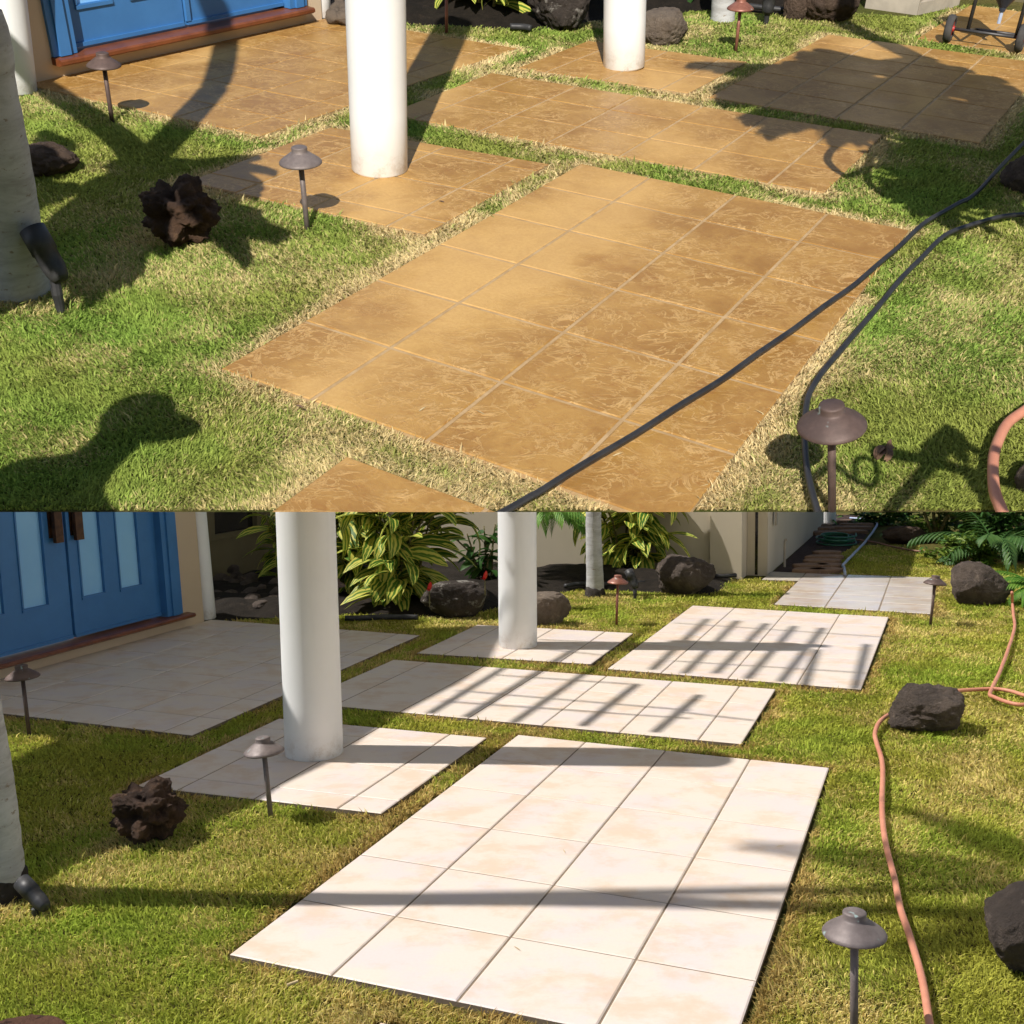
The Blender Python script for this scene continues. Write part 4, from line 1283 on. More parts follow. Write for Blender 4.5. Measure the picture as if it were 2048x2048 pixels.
for i, (px, py) in enumerate(((668, 42), (676, 36), (684, 44), (672, 26), (686, 28), (680, 18), (690, 36))):
    p = UP.at(px, py, 0.05)
    if proto is None:
        proto = rock(UP, None, 0.26, 0.18, 0.22, MT['greyrock'], 'rounded grey stone in the heap beside the slim white column', 73, 0.2, 3, 0.04, 'lava_stone', 'stone', 'stones heaped beside the slim column', at=p)
        o = proto
    else:
        o = proto.copy()
        UP.col.objects.link(o)
    o.matrix_world = M_UP @ Matrix.Translation(p * T_UP) @ Matrix.Rotation(i * 1.3, 4, 'Z')


# ------------------------------------------------------------------ hoses, cables, pipes
def hose(g, px, r, mat, label, cat='hose', name='garden_hose', z=None, n=6, group=None, extra=(), clip=False, lift=None):
    pts = []
    for i, q in enumerate(px):
        zz = (r + 0.03 if z is None else z) if len(q) < 3 else q[2]
        pts.append(g.at(q[0], q[1], zz))
    pts = smooth_path(list(pts) + list(extra), n)
    for p in pts:
        p.z = max(p.z + 0.006 * math.sin(p.x * 5 + p.y * 3), r * 0.6)
    o = MB().tube(pts, r, 12).build(g, name, mat, origin=pts[len(pts) // 2], smooth=True, clip=clip)
    return tag(o, label, cat, group)


hose(UP, [(960, 1050), (1008, 1022), (1060, 992), (1105, 967), (1348, 819), (1486, 729), (1674, 594.6), (1739, 544), (1794, 496), (1855, 442), (1913, 409), (1942, 395), (1978, 359), (2018, 315), (2048, 286), (2090, 240)],
     0.024, MT['cable'], 'straight black cable running across the largest ochre slab', 'cable', 'black_cable', clip=True)
hose(UP, [(1650, 1060), (1634, 1022), (1616, 950), (1610, 880), (1612, 816), (1623, 779), (1660, 725), (1736, 638), (1790, 572), (1844, 514), (1891, 471), (1942, 449), (2000, 435), (2048, 429), (2100, 425)],
     0.024, MT['cable'], 'curved black cable on the grass right of the largest ochre slab', 'cable', 'black_cable', clip=True)
hose(UP, [(2140, 770), (2080, 800), (2048, 823), (2016, 846), (1999, 875), (1988, 910), (1986, 951), (1989, 985), (2001, 1018), (2020, 1060)],
     0.037, MT['hose'], 'salmon garden hose curling in at the lower right of the sloping lawn', clip=True, z=0.09)
rk = LOW.at(1856, 1440)
hose(LOW, [(1866, 2090), (1859, 2048), (1844, 1955.6), (1819, 1872), (1801, 1818), (1790, 1760), (1772, 1691), (1764, 1618.6), (1765, 1531), (1754, 1488), (1750, 1466), (1760, 1444), (1785, 1424), (1830, 1400), (1870, 1390), (1895, 1386), (1928, 1381), (1982, 1377), (2018, 1381), (2048, 1390), (2085, 1400), (2048, 1410), (2018, 1406), (1989, 1395), (1980, 1386), (1997, 1350), (2015, 1303), (2029, 1256), (2027, 1230), (2025, 1208, 0.12), (2024, 1185, 0.4)],
     0.028, MT['hose'], 'long salmon garden hose winding up the right lawn and looping behind the pointed rock')
hose(LOW, [(1690, 1148), (1688, 1135), (1687, 1129), (1710, 1105), (1732, 1082), (1750, 1057), (1754, 1046), (1743, 1040), (1725, 1038), (1700, 1036)], 0.035, MT['pvc'], 'pale blue plastic hose edging the dark gravel path', n=4)
hose(LOW, [(1690, 1077), (1703, 1078), (1747, 1084), (1783, 1093), (1837, 1102), (1902, 1104), (1930, 1100)], 0.028, MT['hose_far'], 'dull brown hose lying on the far shaded lawn')
# coiled green hose
c = LOW.at(1673, 1088)
pts = []
for i in range(6 * 20 + 1):
    a = 2 * math.pi * i / 20
    t = i / 120
    rr = 0.43 + 0.07 * math.sin(a * 0.37) + 0.05 * math.sin(i * 0.11)
    pts.append(c + Vector((math.cos(a) * rr * 1.1, math.sin(a) * rr, 0.05 + 0.045 * (i // 20) + 0.03 * math.sin(a))))
tag(MB().tube(pts, 0.026, 8).build(LOW, 'garden_hose', MT['hose_green'], origin=c, smooth=True), 'coiled green hose lying on the far gravel path', 'hose')
hose(LOW, [(690, 1236), (740, 1235), (800, 1234), (836, 1234)], 0.055, MT['black'], 'black irrigation pipe edging the bed below the left ginger', 'pipe', 'irrigation_pipe', z=0.06)
hose(LOW, [(1130, 1172), (1160, 1168), (1215, 1168), (1290, 1165)], 0.05, MT['black'], 'black irrigation pipe behind the palm trunk', 'pipe', 'irrigation_pipe', z=0.08)
hose(LOW, [(1405, 1150), (1440, 1152), (1472, 1150)], 0.05, MT['black'], 'black irrigation pipe ending in front of the pale wall corner', 'pipe', 'irrigation_pipe', z=0.08)
hose(UP, [(1496, 12), (1530, 16), (1575, 20)], 0.045, MT['black'], 'black irrigation pipe behind the top right spotlight', 'pipe', 'irrigation_pipe', z=0.06)
hose(UP, [(1020, 52), (1045, 53), (1062, 56)], 0.05, MT['black'], 'black irrigation pipe edging the bed beside the lichen flecked boulder', 'pipe', 'irrigation_pipe', z=0.06)
b = LOW.at(1569, 1134)
tag(MB().tube([b, b + Vector((0, 0, 0.68))], 0.03, 10).tube([b + Vector((-0.001, 0, 0.68)), b + Vector((0.05, 0, 0.72))], 0.036, 10).build(LOW, 'standpipe', MT['concrete'], origin=b), 'thin pale standpipe by the gravel path below the pale wall', 'pipe')

# white bin on the far path
b = LOW.at(1653, 1047)
r_ = 0.33
root = thing(LOW, 'bin', b, 'white bin standing on the far gravel path against the wall', 'bin')
MB().lathe([(0, 0), (r_ * 0.94, 0), (r_, 0.05), (r_, 1.5), (0, 1.5)], b, (0, 0, 1), 28).build(LOW, 'body', MT['white'], root, smooth=False)
MB().lathe([(r_ * 1.02, 1.46), (r_ * 1.06, 1.48), (r_ * 1.06, 1.56), (0, 1.6)], b, (0, 0, 1), 28).build(LOW, 'lid', MT['white'], root)

# stepping stones on the gravel path
random.seed(9)
spots = [(1618, 1139, 0.9), (1652, 1139, 1.0), (1622, 1130, 1.0), (1660, 1130, 0.8), (1642, 1121, 1.1), (1650, 1113, 1.1), (1655, 1104, 0.8), (1646, 1064, 0.9), (1642, 1056, 1.0),
         (1640, 1050, 1.0), (1700, 1062, 1.3), (1706, 1054, 1.4), (1712, 1048, 1.3), (1705, 1042, 1.2)]
for i, (x, y, wd) in enumerate(spots):
    p = LOW.at(x, y, 0.06)
    n = 11
    ring = []
    for k in range(n):
        a = 2 * math.pi * k / n
        ring.append(Vector((math.cos(a) * wd * 0.5 * random.uniform(0.85, 1.1), math.sin(a) * 0.26 * random.uniform(0.8, 1.15), 0)))
    vs = [p + q * 0.93 + Vector((0, 0, 0.03)) for q in ring] + [p + q + Vector((0, 0, 0.01)) for q in ring] + [p + q * 1.0 + Vector((0, 0, -0.12)) for q in ring]
    fs = [tuple(range(n))] + [(k, k + n, (k + 1) % n + n, (k + 1) % n) for k in range(n)] + [(k + n, k + 2 * n, (k + 1) % n + 2 * n, (k + 1) % n + n) for k in range(n)]
    tag(MB().add(vs, fs).build(LOW, 'stepping_stone', MT['flag'], origin=p), 'brown stepping stone on the dark gravel path', 'stepping stone', 'stepping stones on the gravel path')


# ------------------------------------------------------------------ plants
def ginger(g, base, canes, label, seed, mat='ginger', lean=(0, -0.3), n_leaf=12, L=1.0, W=0.27, group=None):
    random.seed(seed)
    root = thing(g, 'ginger_plant', base, label, 'plant', group)
    lv, st = MB(), MB()
    canes = list(canes) + [(a * 0.8 + random.uniform(-0.25, 0.25), b_ + random.uniform(0, 0.3), h_ * random.uniform(0.7, 1.05), c_ + random.uniform(-0.4, 0.4), d_ + random.uniform(-0.2, 0.2)) for a, b_, h_, c_, d_ in canes]
    for (ox, oy, h, lx, ly) in canes:
        b = Vector(base) + Vector((ox, oy, 0))
        top = b + Vector((lx, ly, h))
        mid = b.lerp(top, 0.5) + Vector((-lx * 0.22, -ly * 0.22, h * 0.08))
        pts = smooth_path([b - Vector((0, 0, 0.1)), mid, top], 8)
        st.tube(pts, [0.035 - 0.02 * i / len(pts) for i in range(len(pts))], 7)
        m = len(pts)
        a0 = random.uniform(0, 6.28)
        for k in range(n_leaf):
            t = 0.22 + 0.78 * (k + random.random() * 0.6) / n_leaf
            p = pts[min(m - 1, int(t * (m - 1)))]
            a = a0 + (k % 2) * math.pi + random.uniform(-0.75, 0.75)
            el = random.uniform(-0.15, 0.75) * (0.5 + t * 0.7)
            d = Vector((math.cos(a) * math.cos(el), math.sin(a) * math.cos(el), math.sin(el)))
            lv.leaf(p, d, L * random.uniform(0.65, 1.15), W * random.uniform(0.75, 1.15), random.uniform(0.7, 1.7), random.uniform(-0.6, 0.6), 7)
    lv.build(g, 'foliage', MT[mat], root, colors=True, smooth=True)
    st.build(g, 'stem', MT['cane'], root, smooth=True)
    return root


GG = 'variegated ginger plants of the front garden'
ginger(LOW, LOW.at(800, 1214), [(-0.1, 0.1, 2.0, -0.2, -0.35), (0.1, 0.2, 2.6, 0.5, -0.45), (0.3, 0.3, 2.9, 1.1, -0.3), (0, 0, 1.3, 0.15, -0.35), (0.2, 0.5, 3.1, 0.2, -0.3), (-0.25, 0.2, 2.8, -0.4, 0.0), (0.05, -0.05, 0.8, -0.1, -0.35)],
       'big variegated ginger plant with drooping striped leaves right of the front column', 11, n_leaf=12, L=1.25, W=0.38)
ginger(LOW, LOW.at(690, 1200), [(0, 0, 2.2, 0.1, -0.4), (-0.3, 0.2, 2.8, -0.3, -0.3), (0.2, 0.3, 2.9, 0.3, -0.2), (0.1, -0.1, 1.2, 0.3, -0.3)],
       'variegated ginger plant half hidden behind the front column', 12, n_leaf=12, L=1.2, W=0.36)
ginger(LOW, LOW.at(570, 1180), [(-0.1, 0, 1.8, -0.25, -0.3), (0.1, 0.2, 2.4, -0.1, -0.2)],
       'ginger leaves showing left of the front column above the lava stones', 13, n_leaf=9, L=0.9, W=0.24)
ginger(LOW, LOW.at(1262, 1150), [(0, 0, 2.5, 0.1, -0.3), (-0.25, 0.1, 2.1, -0.6, -0.3), (0.2, 0, 2.3, 0.6, -0.4), (0.1, 0.3, 2.9, 0.2, 0.0), (0.15, -0.1, 1.3, 0.3, -0.4)],
       'yellow striped ginger plant between the palm trunk and the big brown boulder', 14, n_leaf=11, L=1.25, W=0.38)
ginger(LOW, LOW.at(1360, 1140), [(0, 0, 1.9, 0.7, -0.3), (0.1, 0.1, 2.4, 1.0, -0.2), (-0.1, 0.2, 2.5, 0.2, -0.3), (0.1, 0, 1.25, 0.9, -0.3)],
       'yellow striped ginger plant arching right over the big brown boulder', 15, n_leaf=10, L=1.2, W=0.37)
ginger(LOW, LOW.at(970, 1180), [(0, 0, 1.0, 0.2, -0.1), (-0.2, 0.1, 1.3, -0.2, 0), (0.15, 0.1, 1.5, 0.1, 0.1)],
       'dark low leafy plant with red flowers nearby left of the rear column', 16, 'plain_leaf', n_leaf=8, L=0.6, W=0.2)
ginger(UP, UP.at(985, 34), [(0, 0.1, 1.2, 0.3, -0.35), (-0.2, 0.2, 1.4, -0.5, -0.3), (0.2, 0.2, 1.6, 0.5, -0.2), (0.1, 0.3, 1.9, 0.1, -0.1)],
       'variegated ginger plant hanging over the bed at the top of the sloping garden', 17, n_leaf=11, L=0.95, W=0.26)
ginger(UP, UP.at(1140, 20), [(0, 0.3, 1.0, 0.1, 0), (0.4, 0.4, 1.2, 0.2, 0.1)], 'dark green leafy plant behind the lichen flecked boulder', 18, 'plain_leaf', n_leaf=8, L=0.6, W=0.2)
ginger(UP, UP.at(1400, 12), [(0, 0.3, 1.0, 0.1, -0.1), (0.5, 0.4, 1.2, 0.2, 0.1), (-0.5, 0.4, 1.2, 0.2, 0.1)], 'dark low leafy plant in the bed left of the far palm trunk', 19, 'plain_leaf', n_leaf=9, L=0.7, W=0.2)


def fern(g, base, n, L, mat, label, seed, el=(0.3, 1.0), leafl=0.35, wd=0.06, cat='fern', name='fern', arc=(0, 6.28), droop=(0.8, 1.6)):
    random.seed(seed)
    root = thing(g, name, base, label, cat)
    mb = MB()
    for k in range(n):
        a = arc[0] + (arc[1] - arc[0]) * (k + random.random() * 0.7) / n
        e = random.uniform(*el)
        frond(mb, Vector(base) + Vector((0, 0, 0.05)), (math.cos(a) * math.cos(e), math.sin(a) * math.cos(e), math.sin(e)), L * random.uniform(0.8, 1.2), random.uniform(*droop), 15, leafl, wd)
    mb.build(g, 'foliage', MT[mat], root, colors=True)
    return root


fern(LOW, LOW.at(1075, 1165) + Vector((0.1, 0.2, 1.6)), 16, 1.3, 'fern', 'bright green feathery palm bush right of the rear column', 31, leafl=0.55, wd=0.06, cat='palm bush', name='palm_bush')
fern(LOW, LOW.at(2048, 1205) + Vector((0.25, 0, 0.25)), 18, 1.0, 'fern', 'bright fern at the right edge where the salmon hose ends', 32, leafl=0.28, wd=0.06)
fern(LOW, LOW.at(2010, 1130) + Vector((0, 0.6, 0.3)), 16, 2.0, 'palm_leaf', 'dark arching palm fronds behind the far right boulder', 33, leafl=0.6, wd=0.09, cat='palm bush', name='palm_bush')


def shrub(g, c, rx, ry, h, n, mat, label, seed, lf=0.28):
    random.seed(seed)
    b = Vector(c)
    root = thing(g, 'shrub', b, label, 'shrub', 'shrubs at the back right')
    lv, st = MB(), MB()
    for k in range(9):
        a = random.uniform(0, 6.28)
        q = b + Vector((math.cos(a) * rx * 0.6, math.sin(a) * ry * 0.6, h * random.uniform(0.6, 0.95)))
        st.tube([b - Vector((0, 0, 0.05)), b.lerp(q, 0.5) + Vector((0, 0, 0.1)), q], [0.05, 0.035, 0.012], 6)
    cl = [(random.uniform(0, 6.28), random.random() ** 0.5, random.random()) for _ in range(26)]
    for i in range(n):
        a, r, z = random.choice(cl)
        r_ = r * (1 - 0.45 * z ** 3)
        p = b + Vector((math.cos(a) * r_ * rx + random.gauss(0, rx * 0.12), math.sin(a) * r_ * ry + random.gauss(0, ry * 0.12), z * h + random.gauss(0, h * 0.07)))
        p.z = max(p.z, b.z + 0.05)
        e = random.uniform(-0.3, 1.0)
        t = random.uniform(0, 6.28)
        lv.leaf(p, (math.cos(t) * math.cos(e), math.sin(t) * math.cos(e), math.sin(e)), lf * random.uniform(0.6, 1.3), lf * 0.42, random.uniform(0.2, 0.9), random.uniform(-0.8, 0.8), 3)
    lv.build(g, 'foliage', MT[mat], root, colors=True)
    st.build(g, 'branch', MT['cane'], root)
    return root


shrub(LOW, LOW.at(1870, 1083), 1.6, 1.0, 2.4, 2600, 'shrub', 'dense dark green shrub behind the low brown boulder on the far lawn', 51)
shrub(LOW, LOW.at(1960, 1078), 1.7, 1.0, 2.6, 2600, 'shrub', 'dense yellow green shrub between the far lawn and the right edge', 52)
shrub(LOW, LOW.at(2060, 1110), 1.6, 1.1, 2.8, 2400, 'plain_leaf', 'tall dark shrub at the right edge behind the palm fronds', 53)
shrub(LOW, LOW.at(1925, 1128), 0.9, 0.6, 0.7, 1000, 'shrub', 'low dark ground shrub just behind the far right boulder', 54, 0.2)
shrub(LOW, LOW.at(1985, 1062) + Vector((0, 3, 0)), 4.0, 1.2, 3.4, 3000, 'plain_leaf', 'tall background hedge closing the far right of the level garden', 55, 0.4)
shrub(UP, UP.at(1220, -20), 1.4, 0.8, 1.3, 900, 'plain_leaf', 'dark bush in the bed behind the rear column of the sloping garden', 56)
shrub(UP, UP.at(800, -10), 1.6, 0.8, 1.4, 900, 'plain_leaf', 'dark bush in the bed between the front column and the ginger', 57)


def flower(g, p, label, s=0.12):
    root = thing(g, 'red_flower', p, label, 'flower', 'red flowers in the beds')
    MB().tube([Vector(p) - Vector((0, 0.02, 0.3)), p], 0.009, 6).build(g, 'stem', MT['cane'], root)
    mb = MB()
    mb.leaf(p, (0.35, -0.45, 0.85), s * 1.7, s * 1.2, -0.5, 0.3, 5)
    mb.leaf(p, (-0.5, -0.45, 0.5), s * 1.1, s * 0.7, 0.6, 0.3, 5)
    mb.build(g, 'petal', MT['red'], root, smooth=True)


flower(LOW, LOW.facing(859, 1182, 20.8), 'red flower above the left end of the lichen flecked boulder')
flower(LOW, LOW.facing(970, 1160, 21.2), 'red flower right of the lichen flecked boulder near the rear column')
flower(UP, UP.facing(1102, 4, 19.2), 'red flower above the boulder between the columns of the sloping garden', 0.15)


# ------------------------------------------------------------------ wheeled cart at the back of the sloping garden
w1, w2 = UP.at(1893, 84), UP.at(2035, 104)
root = thing(UP, 'pump_cart', (w1 + w2) / 2, 'wheeled cart with red rims and a dark blue grey funnel tank', 'cart')
axd = (w2 - w1).normalized()
fw = Vector((-axd.y, axd.x, 0))
wr = 0.21
for wc in (w1, w2):
    c = wc + Vector((0, 0, wr))
    t = MB().lathe([(wr * 0.62, -0.055), (wr * 0.9, -0.06), (wr, -0.03), (wr, 0.03), (wr * 0.9, 0.06), (wr * 0.62, 0.055), (wr * 0.62, -0.055)], c, axd, 26).build(UP, 'wheel', MT['tyre'], root, smooth=True)
    MB().lathe([(0, -0.075), (0.04, -0.075), (0.05, -0.045), (wr * 0.64, -0.04), (wr * 0.64, 0.04), (0.05, 0.045), (0.04, 0.075), (0, 0.075)], c, axd, 20).build(UP, 'rim', MT['red_rim'], t, origin=root['_o'])
mb = MB()
a, b = w1 + Vector((0, 0, wr)), w2 + Vector((0, 0, wr))
mb.tube([a, b], 0.025, 8)
for q in (0.25, 0.92):
    p = a.lerp(b, q)
    mb.tube([p + fw * 0.02, p + Vector((0, 0, 1.6)) + fw * 0.1], 0.032, 8)
    mb.tube([p, p + fw * 1.0 + Vector((0, 0, -0.15))], 0.025, 8)
mb.tube([a.lerp(b, 0.25) + Vector((0, 0, 1.6)) + fw * 0.1, a.lerp(b, 0.92) + Vector((0, 0, 1.6)) + fw * 0.1], 0.03, 8)
mb.tube([a.lerp(b, 0.25) + fw * 1.0 + Vector((0, 0, -0.15)), a.lerp(b, 0.92) + fw * 1.0 + Vector((0, 0, -0.15))], 0.025, 8)
mb.build(UP, 'frame', MT['steel'], root, smooth=True)
tc = a.lerp(b, 0.62) + fw * 0.25
MB().lathe([(0, 0.30), (0.045, 0.30), (0.06, 0.36), (0.32, 0.72), (0.34, 1.5), (0, 1.5)], tc, (0, 0, 1), 24).build(UP, 'tank', MT['tank'], root)
MB().tube([tc + Vector((0, 0, 0.3)), tc + Vector((0.0, 0, 0.12))], 0.03, 8).build(UP, 'spout', MT['pvc'], root)

# ------------------------------------------------------------------ small things on the grass
b = LOW.at(585, 1968, 0.05)
tag(MB().tube([b + Vector((-0.035, -0.015, 0)), b + Vector((0.035, 0.02, 0.01))], 0.011, 8).build(LOW, 'wooden_peg', MT['straw'], origin=b), 'short pale wooden peg lying on the near grass', 'peg')
random.seed(77)
b = UP.at(1772, 893, 0.06)
mb = MB()
for k in range(5):
    a = random.uniform(0, 6.28)
    mb.leaf(b, (math.cos(a), math.sin(a), 0.4), 0.13, 0.07, 1.8, random.uniform(-1, 1), 5)
tag(mb.build(UP, 'dead_leaf', MT['twig'], origin=b, colors=True), 'curled dead leaf on the grass right of the large near path light', 'leaf')
for i, (g, x, y, z, m, lab) in enumerate(((UP, 888, 404, 0.008, 'twig', 'small dark leaf lying on the square ochre slab'), (UP, 605, 815, 0.05, 'twig', 'brown fallen leaf on the grass below the largest ochre slab'),
                                     (UP, 838, 822, 0.008, 'straw', 'pale straw wisp on the near left tile of the largest ochre slab'), (UP, 968, 828, 0.008, 'straw', 'pale straw wisp near the middle front of the largest ochre slab'),
                                     (UP, 1226, 912, 0.008, 'straw', 'pale straw wisp beside the black cable on the largest slab'), (LOW, 1553, 1693, 0.008, 'straw', 'tiny straw wisp on the right side of the largest cream slab'),
                                     (LOW, 1130, 1705, 0.008, 'straw', 'tiny green wisp in the middle of the largest cream slab'), (LOW, 1040, 1900, 0.008, 'straw', 'curved straw wisp near the front of the largest cream slab'))):
    p = g.at(x, y, z)
    mb = MB()
    a = random.uniform(0, 3.1)
    mb.leaf(p, (math.cos(a), math.sin(a), 0.06), 0.08 if m == 'straw' else 0.07, 0.012 if m == 'straw' else 0.035, 0.12, 0.2, 4)
    tag(mb.build(g, 'fallen_leaf' if m == 'twig' else 'straw_wisp', MT[m], origin=p, colors=True), lab, 'leaf' if m == 'twig' else 'straw', None)


# ------------------------------------------------------------------ what throws the shade (mostly outside the picture)
# front garden: unseen roof plate and lattice, both shaped to lay the shade
def under_roof(x, y, drop=0.45):
    """point just below the sloping garden whose shadow falls on that spot of the level garden"""
    s_ = LOW.at(x, y)
    h = max(0.6, slab_room(s_.y) - drop) if s_.y > 8.2 else 3.6
    return s_ + LOW.sun * (h / LOW.sun.z)


edge_px = [(40, 1775), (120, 1722), (217, 1690), (340, 1660), (507, 1597), (545, 1570), (640, 1525), (760, 1440), (815, 1412), (905, 1366), (960, 1330), (982, 1290), (1005, 1250)]
ed = [under_roof(x, y) for x, y in edge_px]
bk = [p + Vector((-3.9, -0.25, 0)) for p in ed]  # unseen plate, its front edge shaped to match the shade line
mb = MB()
n = len(ed)
vs = ed + bk + [p + Vector((0, 0, 0.15)) for p in ed] + [p + Vector((0, 0, 0.15)) for p in bk]
fs = []
for i in range(n - 1):
    fs += [(i, i + 1, n + i + 1, n + i), (2 * n + i, 3 * n + i, 3 * n + i + 1, 2 * n + i + 1), (i, 2 * n + i, 2 * n + i + 1, i + 1)]
mb.add(vs, fs)
tag(mb.build(LOW, 'shade_roof', MT['white'], origin=ed[0]), 'unseen roof plate shaped to shade the entrance of the level garden', 'roof')

root = thing(LOW, 'pergola', LOW.uv(-1.9, 8), 'unseen lattice pergola shaped so its shadows stripe the cream slabs', 'pergola')


def zz(ox, oy, a):
    return (ox + a[0] * .36232, oy + a[1] * .36232)


wide = [((500, 1110), (905, 860)), ((700, 1130), (1290, 760)), ((960, 1160), (1250, 960)), ((1250, 960), (1700, 640)), ((1340, 1180), (1640, 950)), ((1740, 1215), (1985, 1010))]
wide = [(zz(680, 1024, a), zz(680, 1024, b)) for a, b in wide]
w3 = [((60, 890), (350, 600)), ((230, 890), (510, 615)), ((405, 920), (665, 630)), ((590, 935), (820, 640)), ((-120, 870), (185, 590)), ((1000, 975), (1065, 730)), ((790, 760), (720, 960))]
wide += [(zz(1348, 1024, a), zz(1348, 1024, b)) for a, b in w3]
thin = [((640, 985), (1932, 1095)), ((570, 1045), (1932, 1140)), ((870, 900), (1600, 950)), ((1100, 705), (1600, 722)), ((1000, 745), (1560, 800))]
thin = [(zz(680, 1024, a), zz(680, 1024, b)) for a, b in thin]
t3 = [((0, 612), (1150, 690)), ((0, 715), (830, 745)), ((0, 822), (1080, 890)), ((0, 1100), (440, 1150))]
thin += [(zz(1348, 1024, a), zz(1348, 1024, b)) for a, b in t3]
for seg, r_, nm in ((wide, 0.062, 'rafter'), (thin, 0.03, 'lath')):
    for a, b in seg:
        if nm == 'lath' and a[1] > 1380 and a[0] > 1340 and False:
            continue
        P0, P1 = under_roof(*a, drop=0.6), under_roof(*b, drop=0.6)  # unseen bars laid out from the shadow lines they throw
        MB().tube([P0, P1], r_, 6).build(LOW, nm, MT['white'], root)
MB().tube([under_roof(*zz(1348, 1024, (0, 715)), drop=0.6), under_roof(*zz(1348, 1024, (830, 740)), drop=0.6)], 0.13, 6).build(LOW, 'rafter', MT['white'], root)

# second palm left of the level garden: soft bands on the right lawn
b = LOW.at(1500, 1665) + LOW.sun * (13 / LOW.sun.z)
palm(LOW, [Vector((-9.5, 9.42, -0.1)), Vector((-9.0, 9.39, 4)), Vector((-7.9, 9.34, 8.5)), Vector((-5.6, 9.75, 13.6))], [0.15, 0.12, 0.10, 0.08], 'tall palm left of the level lawn shading the right side', crown=7, crownL=2.0, seed=8)

# sloping garden: palms standing behind the viewer whose shade falls on lawn, slab and door
cs = lambda x, y, z: UP.caster(x, y, z)
pts = [cs(60, 560, 1.2), cs(110, 470, 2.2), cs(210, 380, 3.2), cs(300, 310, 4.2), cs(385, 225, 5.6), cs(430, 170, 6.6), cs(448, 110, 7.6), cs(455, 60, 8.6)]
pts = [Vector((pts[0].x - 0.8, pts[0].y - 0.2, -0.05))] + pts
palm(UP, pts, [0.26, 0.24, 0.24, 0.23, 0.22, 0.2, 0.19, 0.19, 0.18], 'leaning palm left of the sloping lawn whose trunk shade crosses the ochre slab', base_dark=False, seed=9)


def shade_fronds(g, root_pts, px, label, seed, L=1.5, n=5, leafl=0.55, wd=0.13):
    random.seed(seed)
    root = thing(g, 'palm_tree', root_pts[0], label, 'palm tree')
    MB().tube(smooth_path(root_pts, 6), [0.2] * (6 * (len(root_pts) - 1) + 1), 14).build(g, 'trunk', MT['bark'], root, smooth=True)
    mb = MB()
    for (x, y, z, ang) in px:
        p = g.caster(x, y, z)
        for k in range(n):
            a = R(ang) + random.uniform(-0.5, 0.5)
            frond(mb, p, (math.cos(a), math.sin(a), random.uniform(0.0, 0.4)), L * random.uniform(0.7, 1.2), random.uniform(0.5, 1.1), 20, leafl, wd)
    mb.build(g, 'crown', MT['palm_leaf'], root, colors=True)


shade_fronds(UP, [cs(20, 520, 0) + Vector((-4.6, -4.4, 0)), cs(20, 420, 2.5) + Vector((-0.6, 0, 0)), cs(120, 380, 3.6)],
             [(150, 340, 3.8, 180), (200, 330, 3.9, 10), (210, 345, 4.0, -60), (260, 330, 3.9, 0), (120, 400, 3.7, 200), (150, 420, 3.6, -40), (300, 350, 3.8, 20), (380, 330, 3.9, 5), (220, 400, 3.7, -20), (240, 440, 3.6, -30), (330, 400, 3.7, 0), (180, 470, 3.4, -60), (130, 310, 3.9, 120), (400, 430, 3.5, -10), (380, 350, 3.8, 0)],
             'feathery palm left of the sloping lawn shading the grass around the lava rock', 61, 0.95, 5, 0.36, 0.075)
shade_fronds(UP, [cs(2010, 300, 0) + Vector((2.2, -7, 0)), cs(2000, 280, 5) + Vector((0.8, 0, 0)), cs(1800, 190, 7.0)],
             [(1790, 190, 7, 180), (1790, 190, 7, 120), (1800, 200, 7, -150), (1850, 190, 7, 60), (1860, 210, 7, -20), (1860, 200, 7, -60), (1760, 170, 7, 160), (1720, 170, 7, 200), (1930, 210, 7, 0), (1700, 200, 7, 190), (1650, 150, 7, 170), (1780, 150, 7, 140), (1880, 230, 7, 20), (1950, 250, 7, 10), (1980, 300, 6.5, -30), (1810, 220, 7, 90), (1750, 210, 7, 180), (1690, 180, 7, 0), (1740, 150, 7, 20), (1800, 160, 7, 30), (1840, 200, 7, 100)],
             'full palm right of the sloping lawn shading the ochre slab at the right', 62, 1.7, 6, 0.75, 0.15)
pts = [cs(1985, 215, 6.2), cs(1913, 163, 6.6), cs(1860, 130, 7.0), cs(1790, 95, 7.5), cs(1720, 60, 8.0), cs(1690, 45, 8.3), cs(1655, 15, 8.8)]
pts = [Vector((pts[0].x + 1.5, pts[0].y - 1.5, -0.05)), Vector((pts[0].x + 0.9, pts[0].y - 0.6, 3))] + pts
palm(UP, pts, [0.3, 0.26, 0.22, 0.21, 0.2, 0.2, 0.19, 0.18, 0.17], 'second leaning palm right of the sloping lawn, its trunk shade crossing the far slab', base_dark=False, seed=10)
# shade patch on the right lawn: a bushy shrub outside the picture, right
bs = cs(1960, 345, 4.2)
shrub(UP, bs - Vector((0, 0, 1.4)), 1.1, 1.3, 2.8, 2200, 'plain_leaf', 'bushy shrub right of the sloping lawn shading the cables', 63, 0.36)
loop = [cs(x, y, 2.6) for x, y in [(1965, 330), (1880, 300), (1790, 275), (1720, 262), (1680, 285), (1655, 315), (1672, 340), (1700, 350), (1735, 330), (1745, 300), (1735, 340), (1745, 370), (1775, 390)]]  # unseen loop added to throw the shadow of a hose
tag(MB().tube(smooth_path(loop, 6), 0.05, 8).build(UP, 'shadow_loop', MT['cane'], origin=loop[0]), 'unseen loop at the right shaped to throw a looping hose shadow', 'shadow_loop')


